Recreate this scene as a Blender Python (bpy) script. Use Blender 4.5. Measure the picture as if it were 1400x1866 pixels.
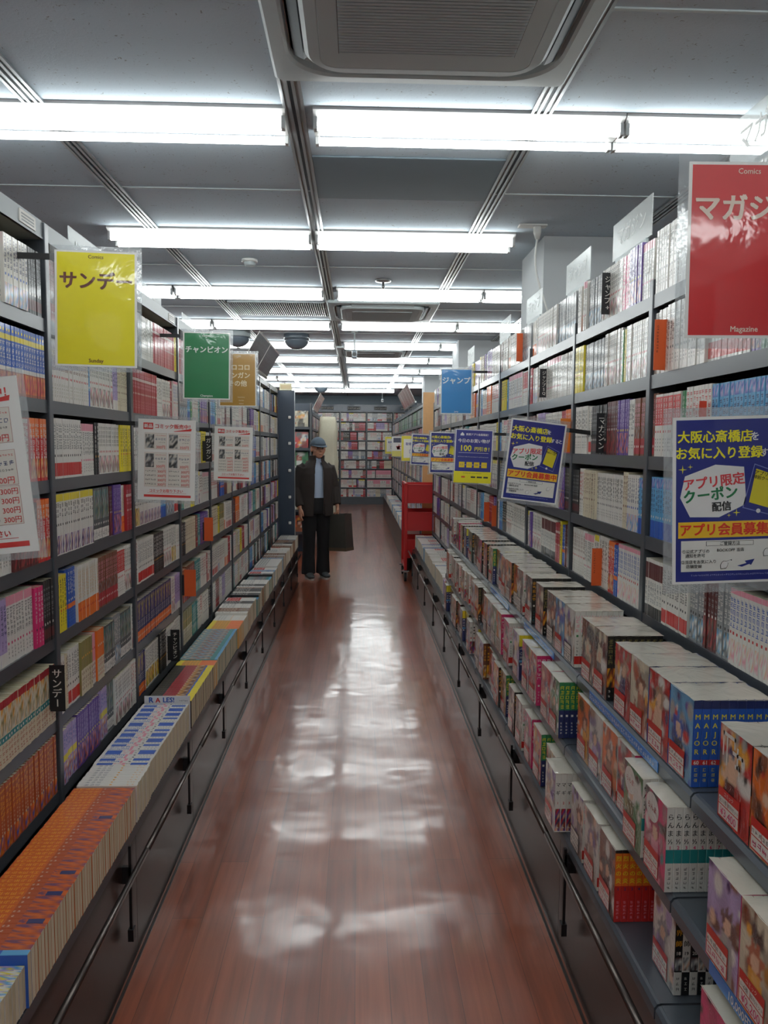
import bpy, bmesh, math, random, zlib
import numpy as np
from mathutils import Matrix, Vector

# ------------------------------------------------------------------ scene, camera, world, exposure
SC = bpy.context.scene
COL = SC.collection
for o in list(bpy.data.objects):
    bpy.data.objects.remove(o)
H = 1.55                      # camera height above the floor (metres); X = across the aisle, Y = along it, Z = up
F_PX, CX, CY = 1400.0, 700.0, 933.0


def cam_axes(vx=651.0, vy=812.0, roll=0.4):
    r = math.radians(roll)
    d = np.array([(vx - CX) / F_PX, (vy - CY) / F_PX, 1.0]); d /= np.linalg.norm(d)
    x = np.array([math.cos(r), math.sin(r), 0.0]); x = x - d * np.dot(x, d); x /= np.linalg.norm(x)
    z = np.cross(x, d)
    if z[1] > 0:
        z = -z
    return np.stack([x, d, z], 1)


CAM = cam_axes()


def project(X, Y, Z):
    c = CAM @ np.array([X, Y, Z - H])
    if c[2] < 0.05:
        return 1e6, 1e6
    return CX + F_PX * c[0] / c[2], CY + F_PX * c[1] / c[2]


cd = bpy.data.cameras.new('camera'); cd.sensor_fit = 'AUTO'; cd.sensor_width = 36.0; cd.lens = F_PX * 36.0 / 1866.0
cd.clip_start = 0.02; cd.clip_end = 200
cam = bpy.data.objects.new('camera', cd); COL.objects.link(cam)
R3 = Matrix(((CAM[0][0], -CAM[1][0], -CAM[2][0]), (CAM[0][1], -CAM[1][1], -CAM[2][1]), (CAM[0][2], -CAM[1][2], -CAM[2][2])))
cam.matrix_world = Matrix.Translation((0, 0, H)) @ R3.to_4x4()
SC.camera = cam

TUBE_STRENGTH = 26.0
SC.view_settings.view_transform = 'Standard'
SC.view_settings.look = 'None'
SC.view_settings.gamma = 1.0
SC.view_settings.use_curve_mapping = False
SC.view_settings.exposure = -0.75
W = bpy.data.worlds.new('world'); SC.world = W; W.use_nodes = True
W.node_tree.nodes['Background'].inputs[0].default_value = (0.5, 0.55, 0.62, 1)
W.node_tree.nodes['Background'].inputs[1].default_value = 0.05
cy = SC.cycles
cy.use_denoising = True
cy.max_bounces = 7; cy.diffuse_bounces = 4; cy.glossy_bounces = 3; cy.transparent_max_bounces = 10; cy.transmission_bounces = 4
cy.caustics_reflective = False; cy.caustics_refractive = False
cy.sample_clamp_indirect = 4.0

# ------------------------------------------------------------------ colours and materials


def lin(c):
    c = c / 255.0
    return c / 12.92 if c <= 0.04045 else ((c + 0.055) / 1.055) ** 2.4


def S(r, g, b):
    return (lin(r), lin(g), lin(b), 1.0)


def new_mat(name):
    m = bpy.data.materials.new(name); m.use_nodes = True
    nt = m.node_tree
    return m, nt, nt.nodes['Principled BSDF']


def plain(name, col, rough=0.5, metal=0.0, spec=0.5, coat=0.0, bump=0.0, bscale=200.0, var=0.0, coat_rough=0.1):
    m, nt, b = new_mat(name)
    b.inputs['Base Color'].default_value = col
    b.inputs['Roughness'].default_value = rough
    b.inputs['Metallic'].default_value = metal
    b.inputs['Specular IOR Level'].default_value = spec
    b.inputs['Coat Weight'].default_value = coat
    b.inputs['Coat Roughness'].default_value = coat_rough
    if bump or var:
        tc = nt.nodes.new('ShaderNodeTexCoord')
        n = nt.nodes.new('ShaderNodeTexNoise'); n.inputs['Scale'].default_value = bscale; n.inputs['Detail'].default_value = 4
        nt.links.new(tc.outputs['Object'], n.inputs['Vector'])
        if bump:
            bp = nt.nodes.new('ShaderNodeBump'); bp.inputs['Strength'].default_value = bump; bp.inputs['Distance'].default_value = 0.002
            nt.links.new(n.outputs['Fac'], bp.inputs['Height']); nt.links.new(bp.outputs['Normal'], b.inputs['Normal'])
        if var:
            mx = nt.nodes.new('ShaderNodeMix'); mx.data_type = 'RGBA'
            mx.inputs['A'].default_value = tuple(v * (1 - var) for v in col[:3]) + (1,)
            mx.inputs['B'].default_value = tuple(min(1, v * (1 + var)) for v in col[:3]) + (1,)
            nt.links.new(n.outputs['Fac'], mx.inputs['Factor']); nt.links.new(mx.outputs['Result'], b.inputs['Base Color'])
    return m


def printed(name, rough, coat, bump, bscale, coat_rough=0.08):
    """Printed paper: the ink colour is stored on the faces; an optional clear film lies over it."""
    m, nt, b = new_mat(name)
    a = nt.nodes.new('ShaderNodeAttribute'); a.attribute_name = 'ink'
    nt.links.new(a.outputs['Color'], b.inputs['Base Color'])
    b.inputs['Roughness'].default_value = rough
    b.inputs['Coat Weight'].default_value = coat
    b.inputs['Coat Roughness'].default_value = coat_rough
    if bump:
        g = nt.nodes.new('ShaderNodeNewGeometry')
        n = nt.nodes.new('ShaderNodeTexNoise'); n.inputs['Scale'].default_value = bscale; n.inputs['Detail'].default_value = 3; n.inputs['Distortion'].default_value = 1.2
        nt.links.new(g.outputs['Position'], n.inputs['Vector'])
        bp = nt.nodes.new('ShaderNodeBump'); bp.inputs['Strength'].default_value = bump; bp.inputs['Distance'].default_value = 0.004
        nt.links.new(n.outputs['Fac'], bp.inputs['Height'])
        nt.links.new(bp.outputs['Normal'], b.inputs['Coat Normal'])
    return m


M = {}
M['print'] = printed('printed_paper', 0.42, 0.25, 0.0, 1)
M['film'] = printed('printed_paper_in_film', 0.35, 1.0, 0.7, 55.0)
M['card'] = printed('laminated_card', 0.4, 0.8, 0.25, 9.0, 0.05)
M['paint'] = printed('lettering_paint', 0.5, 0.0, 0.0, 1)


def page_mat():
    m, nt, b = new_mat('page_edges')
    a = nt.nodes.new('ShaderNodeAttribute'); a.attribute_name = 'ink'
    g = nt.nodes.new('ShaderNodeTexCoord')
    mp = nt.nodes.new('ShaderNodeMapping'); mp.inputs['Scale'].default_value = (900, 12, 12)
    n = nt.nodes.new('ShaderNodeTexNoise'); n.inputs['Scale'].default_value = 1.0; n.inputs['Detail'].default_value = 2
    mx = nt.nodes.new('ShaderNodeMix'); mx.data_type = 'RGBA'; mx.blend_type = 'MULTIPLY'
    rp = nt.nodes.new('ShaderNodeValToRGB'); rp.color_ramp.elements[0].position = 0.3; rp.color_ramp.elements[0].color = (0.72, 0.69, 0.62, 1); rp.color_ramp.elements[1].position = 0.65
    nt.links.new(g.outputs['Object'], mp.inputs['Vector']); nt.links.new(mp.outputs['Vector'], n.inputs['Vector'])
    nt.links.new(n.outputs['Fac'], rp.inputs['Fac'])
    mx.inputs['Factor'].default_value = 1.0
    nt.links.new(a.outputs['Color'], mx.inputs['A']); nt.links.new(rp.outputs['Color'], mx.inputs['B'])
    nt.links.new(mx.outputs['Result'], b.inputs['Base Color'])
    b.inputs['Roughness'].default_value = 0.85; b.inputs['Specular IOR Level'].default_value = 0.2
    return m


M['page'] = page_mat()


def film_top_mat():
    m, nt, b = new_mat('crinkled_clear_film')
    b.inputs['Base Color'].default_value = S(186, 180, 166)
    b.inputs['Roughness'].default_value = 0.45
    b.inputs['Coat Weight'].default_value = 1.0; b.inputs['Coat Roughness'].default_value = 0.06
    g = nt.nodes.new('ShaderNodeNewGeometry')
    n = nt.nodes.new('ShaderNodeTexNoise'); n.inputs['Scale'].default_value = 9; n.inputs['Detail'].default_value = 3; n.inputs['Distortion'].default_value = 2.0
    nt.links.new(g.outputs['Position'], n.inputs['Vector'])
    bp = nt.nodes.new('ShaderNodeBump'); bp.inputs['Strength'].default_value = 0.35; bp.inputs['Distance'].default_value = 0.012
    nt.links.new(n.outputs['Fac'], bp.inputs['Height']); nt.links.new(bp.outputs['Normal'], b.inputs['Coat Normal'])
    return m


M['film_top'] = film_top_mat()
M['steel'] = plain('dark_grey_shelf_steel', S(62, 66, 72), 0.42, 0.0, 0.5, 0.25, 0.05, 900, coat_rough=0.3)
M['steel_lip'] = plain('grey_shelf_lip', S(66, 70, 76), 0.36, 0.1, 0.5, 0.3, coat_rough=0.25)
M['tier'] = plain('blue_grey_tier_steel', S(74, 80, 88), 0.34, 0.15, 0.5, 0.3, coat_rough=0.2)
M['header'] = plain('pale_grey_header', S(150, 156, 158), 0.4, 0.1, 0.5)
M['kick'] = plain('brown_gloss_kick_board', S(38, 26, 22), 0.28, 0.0, 0.35, 0.0, 0.06, 14, 0.25, 0.12)
M['black'] = plain('black_plastic', S(22, 22, 24), 0.4)
M['rod'] = plain('dark_bronze_rod', S(92, 84, 80), 0.28, 0.8)
M['navy'] = plain('navy_painted_steel', S(44, 56, 72), 0.4, 0.1, 0.5, 0.2)
M['white'] = plain('white_plastic', S(226, 226, 222), 0.45)
M['offwhite'] = plain('off_white_casing', S(190, 200, 202), 0.5)
M['lampbody'] = plain('white_lamp_reflector', S(232, 232, 230), 0.4)
M['socket'] = plain('grey_lamp_socket', S(206, 208, 208), 0.5)
M['slot'] = plain('dark_blue_grey_slot', S(46, 58, 66), 0.5)
M['gap'] = plain('grey_grille_gap', S(108, 112, 112), 0.6)
M['alu'] = plain('aluminium_rail', S(186, 190, 192), 0.28, 0.75)
M['chrome'] = plain('bright_metal', S(200, 202, 204), 0.18, 1.0)
M['red'] = plain('red_painted_steel', S(178, 24, 26), 0.4, 0.0, 0.5, 0.3)
M['wood'] = plain('tan_laminate', S(196, 150, 100), 0.45, bump=0.05, bscale=30, var=0.08)
M['rubber'] = plain('black_rubber', S(24, 24, 24), 0.7)
M['dome'] = plain('smoky_grey_dome', S(96, 108, 118), 0.15, 0.0, 0.6, 0.6)
M['canvas'] = plain('cream_canvas', S(206, 200, 178), 0.85, bump=0.4, bscale=40, var=0.06)
M['skin'] = plain('skin', S(196, 144, 118), 0.5, bump=0.08, bscale=160, var=0.08)
M['jacket'] = plain('dark_brown_jacket_cloth', S(44, 36, 33), 0.85, bump=0.4, bscale=260, var=0.2)
M['trousers'] = plain('black_trouser_cloth', S(20, 20, 23), 0.9, bump=0.3, bscale=300, var=0.15)
M['shirt'] = plain('pale_blue_shirt_cloth', S(168, 184, 206), 0.8, bump=0.3, bscale=200, var=0.05)
M['cap'] = plain('blue_grey_cap_cloth', S(84, 96, 108), 0.85, bump=0.4, bscale=300, var=0.1)
M['hair'] = plain('grey_hair', S(120, 116, 112), 0.7, bump=0.5, bscale=300)
M['shoe'] = plain('dark_grey_shoe', S(58, 60, 62), 0.6)
M['sole'] = plain('pale_shoe_sole', S(190, 190, 184), 0.6)
M['bag'] = plain('dark_grey_paper_bag', S(64, 63, 58), 0.38, coat=0.2, bump=0.2, bscale=20, var=0.15)
M['bagedge'] = plain('brown_bag_base', S(92, 78, 62), 0.5)
M['eye'] = plain('eye', S(30, 24, 22), 0.2)


def emissive(name, col, s):
    m, nt, b = new_mat(name)
    b.inputs['Base Color'].default_value = (0.8, 0.8, 0.8, 1)
    b.inputs['Emission Color'].default_value = col
    b.inputs['Emission Strength'].default_value = s
    return m


M['tube'] = emissive('lit_fluorescent_tube', (0.945, 1.0, 0.995, 1), TUBE_STRENGTH)


def clear(name, tint, fac, rough=0.05, bump=0.0):
    m, nt, b = new_mat(name)
    nt.nodes.remove(b)
    out = nt.nodes['Material Output']
    t = nt.nodes.new('ShaderNodeBsdfTransparent'); t.inputs[0].default_value = tint
    g = nt.nodes.new('ShaderNodeBsdfGlossy'); g.inputs['Roughness'].default_value = rough
    d = nt.nodes.new('ShaderNodeBsdfDiffuse'); d.inputs[0].default_value = (0.8, 0.82, 0.82, 1)
    m1 = nt.nodes.new('ShaderNodeMixShader'); m1.inputs[0].default_value = 0.55
    nt.links.new(g.outputs[0], m1.inputs[1]); nt.links.new(d.outputs[0], m1.inputs[2])
    mx = nt.nodes.new('ShaderNodeMixShader'); mx.inputs[0].default_value = fac
    nt.links.new(t.outputs[0], mx.inputs[1]); nt.links.new(m1.outputs[0], mx.inputs[2])
    nt.links.new(mx.outputs[0], out.inputs[0])
    if bump:
        n = nt.nodes.new('ShaderNodeTexNoise'); n.inputs['Scale'].default_value = 12
        bp = nt.nodes.new('ShaderNodeBump'); bp.inputs['Strength'].default_value = bump; bp.inputs['Distance'].default_value = 0.01
        nt.links.new(n.outputs['Fac'], bp.inputs['Height']); nt.links.new(bp.outputs['Normal'], g.inputs['Normal'])
    return m


M['sleeve'] = clear('clear_plastic_sleeve', (0.93, 0.95, 0.96, 1), 0.26, 0.1, 0.08)
M['acrylic'] = clear('frosted_acrylic', (0.86, 0.9, 0.9, 1), 0.42, 0.35)


def floor_mat():
    m, nt, b = new_mat('red_brown_wood_vinyl')
    L = nt.links.new
    g = nt.nodes.new('ShaderNodeNewGeometry')
    sep = nt.nodes.new('ShaderNodeSeparateXYZ'); L(g.outputs['Position'], sep.inputs[0])
    cmb = nt.nodes.new('ShaderNodeCombineXYZ'); L(sep.outputs['Y'], cmb.inputs['X']); L(sep.outputs['X'], cmb.inputs['Y'])
    br = nt.nodes.new('ShaderNodeTexBrick')
    br.inputs['Scale'].default_value = 1.0; br.inputs['Brick Width'].default_value = 0.92; br.inputs['Row Height'].default_value = 0.1
    br.inputs['Mortar Size'].default_value = 0.0008; br.inputs['Color1'].default_value = S(150, 78, 50); br.inputs['Color2'].default_value = S(124, 60, 39)
    br.inputs['Mortar'].default_value = S(84, 42, 32); br.offset = 0.37; br.inputs['Bias'].default_value = -0.1
    L(cmb.outputs[0], br.inputs['Vector'])
    mp = nt.nodes.new('ShaderNodeMapping'); mp.inputs['Scale'].default_value = (42, 2.2, 1)
    L(g.outputs['Position'], mp.inputs['Vector'])
    n = nt.nodes.new('ShaderNodeTexNoise'); n.inputs['Scale'].default_value = 1; n.inputs['Detail'].default_value = 6; n.inputs['Distortion'].default_value = 0.6
    L(mp.outputs[0], n.inputs['Vector'])
    rp = nt.nodes.new('ShaderNodeValToRGB'); rp.color_ramp.elements[0].position = 0.3; rp.color_ramp.elements[0].color = (0.68, 0.64, 0.62, 1); rp.color_ramp.elements[1].position = 0.7; rp.color_ramp.elements[1].color = (1.1, 1.08, 1.06, 1)
    L(n.outputs['Fac'], rp.inputs['Fac'])
    mx = nt.nodes.new('ShaderNodeMix'); mx.data_type = 'RGBA'; mx.blend_type = 'MULTIPLY'; mx.inputs['Factor'].default_value = 1
    L(br.outputs['Color'], mx.inputs['A']); L(rp.outputs['Color'], mx.inputs['B'])
    L(mx.outputs['Result'], b.inputs['Base Color'])
    b.inputs['Roughness'].default_value = 0.3; b.inputs['Specular IOR Level'].default_value = 0.45
    b.inputs['Coat Weight'].default_value = 0.72
    n3 = nt.nodes.new('ShaderNodeTexNoise'); n3.inputs['Scale'].default_value = 5; n3.inputs['Detail'].default_value = 4
    L(g.outputs['Position'], n3.inputs['Vector'])
    mr = nt.nodes.new('ShaderNodeMapRange'); mr.inputs['From Min'].default_value = 0.3; mr.inputs['From Max'].default_value = 0.7; mr.inputs['To Min'].default_value = 0.07; mr.inputs['To Max'].default_value = 0.15
    L(n3.outputs['Fac'], mr.inputs['Value']); L(mr.outputs[0], b.inputs['Coat Roughness'])
    n2 = nt.nodes.new('ShaderNodeTexNoise'); n2.inputs['Scale'].default_value = 3.2; n2.inputs['Detail'].default_value = 2; n2.inputs['Roughness'].default_value = 0.45
    L(g.outputs['Position'], n2.inputs['Vector'])
    bp = nt.nodes.new('ShaderNodeBump'); bp.inputs['Strength'].default_value = 0.35; bp.inputs['Distance'].default_value = 0.012
    L(n2.outputs['Fac'], bp.inputs['Height']); L(bp.outputs['Normal'], b.inputs['Normal']); L(bp.outputs['Normal'], b.inputs['Coat Normal'])
    return m


def ceiling_mat():
    m, nt, b = new_mat('flecked_ceiling_tile')
    L = nt.links.new
    g = nt.nodes.new('ShaderNodeNewGeometry')
    mp = nt.nodes.new('ShaderNodeMapping'); mp.inputs['Scale'].default_value = (1.0, 1.0, 1.0); mp.inputs['Rotation'].default_value = (0, 0, 0.5)
    L(g.outputs['Position'], mp.inputs['Vector'])
    n = nt.nodes.new('ShaderNodeTexNoise'); n.inputs['Scale'].default_value = 46; n.inputs['Detail'].default_value = 3; n.inputs['Distortion'].default_value = 1.6
    L(mp.outputs[0], n.inputs['Vector'])
    rp = nt.nodes.new('ShaderNodeValToRGB')
    rp.color_ramp.elements[0].position = 0.29; rp.color_ramp.elements[0].color = S(150, 155, 158)
    rp.color_ramp.elements[1].position = 0.335; rp.color_ramp.elements[1].color = S(202, 215, 225)
    L(n.outputs['Fac'], rp.inputs['Fac']); L(rp.outputs['Color'], b.inputs['Base Color'])
    b.inputs['Roughness'].default_value = 0.9; b.inputs['Specular IOR Level'].default_value = 0.15
    bp = nt.nodes.new('ShaderNodeBump'); bp.inputs['Strength'].default_value = 0.25; bp.inputs['Distance'].default_value = 0.003
    L(n.outputs['Fac'], bp.inputs['Height']); L(bp.outputs['Normal'], b.inputs['Normal'])
    return m


M['floor'] = floor_mat()
M['ceiling'] = ceiling_mat()
M['wall'] = plain('pale_painted_wall', S(198, 202, 204), 0.8, bump=0.1, bscale=120)
M['farwall'] = plain('blue_grey_painted_wall', S(150, 162, 172), 0.8, bump=0.1, bscale=120)
M['darktile'] = plain('dark_blue_grey_ceiling_panel', S(104, 118, 128), 0.6, var=0.06, bscale=3)

# ------------------------------------------------------------------ mesh building helpers
WHITE = S(226, 222, 214)


class MB:
    """Collects quads and polygons with an ink colour and a material slot each; build() links them as one mesh."""

    def __init__(s):
        s.v, s.f, s.c, s.m = [], [], [], []

    def poly(s, pts, col=WHITE, mat=0):
        b = len(s.v); s.v.extend(tuple(p) for p in pts); s.f.append(tuple(range(b, b + len(pts)))); s.c.append(col); s.m.append(mat)

    def box(s, x0, y0, z0, x1, y1, z1, col=WHITE, mat=0, skip=''):
        P = [(x0, y0, z0), (x1, y0, z0), (x1, y1, z0), (x0, y1, z0), (x0, y0, z1), (x1, y0, z1), (x1, y1, z1), (x0, y1, z1)]
        b = len(s.v); s.v.extend(P)
        for k, q in (('b', (0, 3, 2, 1)), ('t', (4, 5, 6, 7)), ('f', (0, 1, 5, 4)), ('r', (1, 2, 6, 5)), ('k', (2, 3, 7, 6)), ('l', (3, 0, 4, 7))):
            if k not in skip:
                s.f.append(tuple(b + i for i in q)); s.c.append(col); s.m.append(mat)

    def rbox(s, x0, y0, z0, x1, y1, z1, r, col=WHITE, mat=0, seg=2):
        bm = bmesh.new(); bmesh.ops.create_cube(bm, size=1)
        for v in bm.verts:
            v.co = Vector((x0 + (v.co.x + .5) * (x1 - x0), y0 + (v.co.y + .5) * (y1 - y0), z0 + (v.co.z + .5) * (z1 - z0)))
        bmesh.ops.bevel(bm, geom=bm.edges[:], offset=r, segments=seg, affect='EDGES', profile=0.5)
        s.bm(bm, col, mat)

    def bm(s, bm, col=WHITE, mat=0, mtx=None):
        b = len(s.v); bm.verts.index_update()
        s.v.extend(tuple((mtx @ v.co) if mtx else v.co) for v in bm.verts)
        for f in bm.faces:
            s.f.append(tuple(b + v.index for v in f.verts)); s.c.append(col); s.m.append(mat)
        bm.free()

    def tube(s, pts, r, n=10, col=WHITE, mat=0, cap=True):
        """A round bar through pts; r is a radius or one radius per point."""
        pts = [Vector(p) for p in pts]; rr = r if isinstance(r, (list, tuple)) else [r] * len(pts)
        b = len(s.v); up = None
        for i, p in enumerate(pts):
            d = (pts[min(i + 1, len(pts) - 1)] - pts[max(i - 1, 0)]).normalized()
            if up is None:
                a = Vector((0, 0, 1)) if abs(d.z) < .9 else Vector((1, 0, 0))
            else:
                a = up
            u = (a - d * a.dot(d)).normalized(); up = u; w = d.cross(u)
            for k in range(n):
                t = 2 * math.pi * k / n
                s.v.append(tuple(p + (u * math.cos(t) + w * math.sin(t)) * rr[i]))
        for i in range(len(pts) - 1):
            for k in range(n):
                s.f.append((b + i * n + k, b + i * n + (k + 1) % n, b + (i + 1) * n + (k + 1) % n, b + (i + 1) * n + k)); s.c.append(col); s.m.append(mat)
        if cap:
            s.f.append(tuple(b + k for k in range(n - 1, -1, -1))); s.c.append(col); s.m.append(mat)
            s.f.append(tuple(b + (len(pts) - 1) * n + k for k in range(n))); s.c.append(col); s.m.append(mat)

    def rings(s, rings, col=WHITE, mat=0, closed=True, cap=True):
        """Loft through rings of equal length (lists of points)."""
        n = len(rings[0]); b = len(s.v)
        for r in rings:
            s.v.extend(tuple(p) for p in r)
        for i in range(len(rings) - 1):
            for k in range(n if closed else n - 1):
                s.f.append((b + i * n + k, b + i * n + (k + 1) % n, b + (i + 1) * n + (k + 1) % n, b + (i + 1) * n + k)); s.c.append(col); s.m.append(mat)
        if cap and closed:
            s.f.append(tuple(b + k for k in range(n - 1, -1, -1))); s.c.append(col); s.m.append(mat)
            s.f.append(tuple(b + (len(rings) - 1) * n + k for k in range(n))); s.c.append(col); s.m.append(mat)

    def revolve(s, prof, n=24, col=WHITE, mat=0, org=(0, 0, 0)):
        s.rings([[(org[0] + r * math.cos(2 * math.pi * k / n), org[1] + r * math.sin(2 * math.pi * k / n), org[2] + z) for k in range(n)] for r, z in prof], col, mat)

    def grid(s, org, ux, uz, nu, nv, fn, mat=0):
        """A flat printed picture: fn(u, v) gives the ink at each corner, so neighbouring inks run into each other."""
        o, ux, uz = Vector(org), Vector(ux), Vector(uz); b = len(s.v); cc = []
        for j in range(nv + 1):
            for i in range(nu + 1):
                s.v.append(tuple(o + ux * (i / nu) + uz * (j / nv))); cc.append(fn(i / nu, j / nv))
        for j in range(nv):
            for i in range(nu):
                q = (j * (nu + 1) + i, j * (nu + 1) + i + 1, (j + 1) * (nu + 1) + i + 1, (j + 1) * (nu + 1) + i)
                s.f.append(tuple(b + k for k in q)); s.c.append([cc[k] for k in q]); s.m.append(mat)

    def text(s, txt, org, ux, uz, size, col, mat=0, align='C', bold=0.0, vertical=False, pitch=1.0, squeeze=1.0):
        """Lettering lying in the plane (ux, uz); org is the centre (C) or the left end (L) of the line, or the top centre of a column."""
        o, ux, uz = Vector(org), Vector(ux).normalized(), Vector(uz).normalized()
        if vertical:
            for i, ch in enumerate(txt):
                if ch == 'ー':
                    s.poly([o + ux * (a * size) + uz * (c * size - (i + .5) * size * pitch) for a, c in ((-.06, -.36), (.06, -.36), (.06, .36), (-.06, .36))], col, mat)
                    continue
                vs, fs, x0, x1 = glyphs(ch)
                for a, c in ((-.6, 0), (.6, 1)):
                    s._put(vs, fs, o - uz * ((i + .5) * size * pitch + .36 * size) + ux.cross(uz) * (.00005 * c), ux, uz, size, col, mat, -(x0 + x1) / 2 + a * bold, squeeze)
            return
        vs, fs, x0, x1 = glyphs(txt)
        dx = -(x0 + x1) / 2 if align == 'C' else -x0
        nrm = ux.cross(uz)
        for i, (a, c) in enumerate(BOLD if bold else BOLD[:1]):
            s._put(vs, fs, o - uz * ((.36 - c * bold) * size) + nrm * (.00005 * i), ux, uz, size, col, mat, dx + a * bold, squeeze)

    def _put(s, vs, fs, o, ux, uz, size, col, mat, dx, squeeze):
        b = len(s.v)
        s.v.extend(tuple(o + ux * ((x + dx) * size * squeeze) + uz * (y * size)) for x, y in vs)
        for f in fs:
            s.f.append(tuple(b + k for k in f)); s.c.append(col); s.m.append(mat)

    def xf(s, mtx):
        s.v = [tuple(mtx @ Vector(p)) for p in s.v]
        return s

    def mesh(s, name, mats, smooth=False):
        me = bpy.data.meshes.new(name); me.from_pydata(s.v, [], s.f)
        for m in mats:
            me.materials.append(m)
        me.polygons.foreach_set('material_index', s.m)
        at = me.color_attributes.new('ink', 'FLOAT_COLOR', 'CORNER')
        buf = []
        for f, c in zip(s.f, s.c):
            if isinstance(c, list):
                for k in c:
                    buf.extend(k)
            else:
                buf.extend(c * len(f))
        at.data.foreach_set('color', buf)
        if smooth:
            me.polygons.foreach_set('use_smooth', [True] * len(s.f))
        me.update()
        return me


_G = {}
BOLD = ((-.7, .35), (.7, .35), (-.4, -.6), (.4, -.6))     # heavier lettering: copies a little to each side
_fc = bpy.data.curves.new('lettering_curve', 'FONT'); _fc.resolution_u = 2
_fo = bpy.data.objects.new('lettering_curve', _fc); COL.objects.link(_fo)


def glyphs(txt, bold=0.0):
    k = (txt, bold)
    if k not in _G:
        _fc.body = txt; _fc.offset = bold
        dg = bpy.context.evaluated_depsgraph_get(); dg.update()
        e = _fo.evaluated_get(dg); me = e.to_mesh()
        vs = [(v.co.x, v.co.y) for v in me.vertices]; fs = [tuple(p.vertices) for p in me.polygons]
        e.to_mesh_clear()
        xs = [p[0] for p in vs] or [0]
        _G[k] = (vs, fs, min(xs), max(xs))
    return _G[k]


def obj(name, me, parent=None, loc=(0, 0, 0), rot=(0, 0, 0), bevel=0.0, label=None):
    o = bpy.data.objects.new(name, me); COL.objects.link(o)
    o.location = loc; o.rotation_euler = rot
    if parent:
        o.parent = parent
    if bevel:
        b = o.modifiers.new('bevel', 'BEVEL'); b.width = bevel; b.segments = 2; b.limit_method = 'ANGLE'
    if label:
        o['label'] = label
    return o


def tag(o, label, cat, group=None, kind=None):
    o['label'] = label; o['category'] = cat
    if group:
        o['group'] = group
    if kind:
        o['kind'] = kind
    return o


def thing(name, label, cat, loc=(0, 0, 0), rot=(0, 0, 0), group=None):
    o = bpy.data.objects.new(name, None); COL.objects.link(o)
    o.location = loc; o.rotation_euler = rot; o.empty_display_size = 0.05
    return tag(o, label, cat, group)


def structure(name, me, **k):
    o = obj(name, me, **k); o['kind'] = 'structure'
    return o


def part(name, fn, mat, parent, bevel=0.0, smooth=False, label=None, **k):
    mb = MB(); fn(mb)
    return obj(name, mb.mesh(name, mat if isinstance(mat, list) else [mat], smooth), parent, bevel=bevel, label=label, **k)


def copy_tree(o, loc=None, label=None, parent=None):
    c = o.copy(); COL.objects.link(c)
    if parent:
        c.parent = parent
    if loc:
        c.location = loc
    if label:
        c['label'] = label
    for ch in o.children:
        copy_tree(ch, parent=c)
    return c


def nth(n):
    return '%d%s' % (n, 'th' if 10 <= n % 100 <= 20 else {1: 'st', 2: 'nd', 3: 'rd'}.get(n % 10, 'th'))


# ------------------------------------------------------------------ the room
CEIL = 2.88
mb = MB(); mb.poly([(-3.4, -2.5, 0), (3.4, -2.5, 0), (3.4, 20.8, 0), (-3.4, 20.8, 0)]); structure('floor', mb.mesh('floor', [M['floor']]))
mb = MB(); mb.poly([(-3.4, -2.5, CEIL), (-3.4, 20.8, CEIL), (3.4, 20.8, CEIL), (3.4, -2.5, CEIL)]); structure('ceiling', mb.mesh('ceiling', [M['ceiling']]))
for n, b in (('wall_left', (-3.5, -2.5, 0, -3.4, 20.8, CEIL)), ('wall_right', (3.4, -2.5, 0, 3.5, 20.8, CEIL)), ('wall_back', (-3.4, -2.6, 0, 3.4, -2.5, CEIL))):
    mb = MB(); mb.box(*b); structure(n, mb.mesh(n, [M['wall']]))
mb = MB(); mb.box(-3.4, 20.8, 0, 3.4, 20.9, CEIL); structure('wall_far', mb.mesh('wall_far', [M['farwall']]))
# square columns rising behind the right-hand shelves
for i, (x0, y0, x1, y1) in enumerate(((1.178, 4.95, 1.85, 5.6), (1.27, 9.75, 1.9, 10.4), (1.27, 14.6, 1.9, 15.2))):
    mb = MB(); mb.box(x0, y0, 0, x1, y1, CEIL - .001); structure('column' if i == 0 else 'column.%03d' % i, mb.mesh('column', [M['wall']]))
# ceiling rails along the aisle (double aluminium lips with a dark slot) and the thin joints across it
LIGHT_Y = [-1.92, -.19, 1.54, 3.27, 5.0, 6.73, 8.46, 10.12, 11.78, 13.48, 15.1, 16.7, 18.25]
RAILS = [-3.247, -2.257, -1.264, -.255, .727, 1.72, 2.71]
nt_ = 0
for x in RAILS:
    mb = MB()
    mb.box(x - .034, -2.5, CEIL - .004, x + .034, 20.8, CEIL, mat=1)
    for dx in (-.036, -.013, .013, .036):
        mb.box(x + dx - .006, -2.5, CEIL - .012, x + dx + .006, 20.8, CEIL - .003)
    mb.box(x - .008, -2.5, CEIL - .0045, x + .008, 20.8, CEIL - .0042, mat=2)
    nt_ += 1; structure('trim_%d' % nt_, mb.mesh('ceiling_rail', [M['alu'], M['offwhite'], M['slot']]))
for y in LIGHT_Y:
    for yy in (y - .84,):
        mb = MB(); mb.box(-3.4, yy - .007, CEIL - .005, 3.4, yy + .007, CEIL)
        nt_ += 1; structure('trim_%d' % nt_, mb.mesh('ceiling_joint', [M['offwhite']]))
# narrow dark strip of the wood edge against the shelf feet
for sx, n in ((-.655, 'baseboard_left'), (.62, 'baseboard_right')):
    mb = MB(); mb.box(sx - .004, .66, 0, sx + .004, 8.62, .005); structure(n, mb.mesh(n, [M['kick']]))

# ------------------------------------------------------------------ fluorescent lamps: body, two tubes, sockets
lampgroup = 'fluorescent ceiling lamps'


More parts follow.
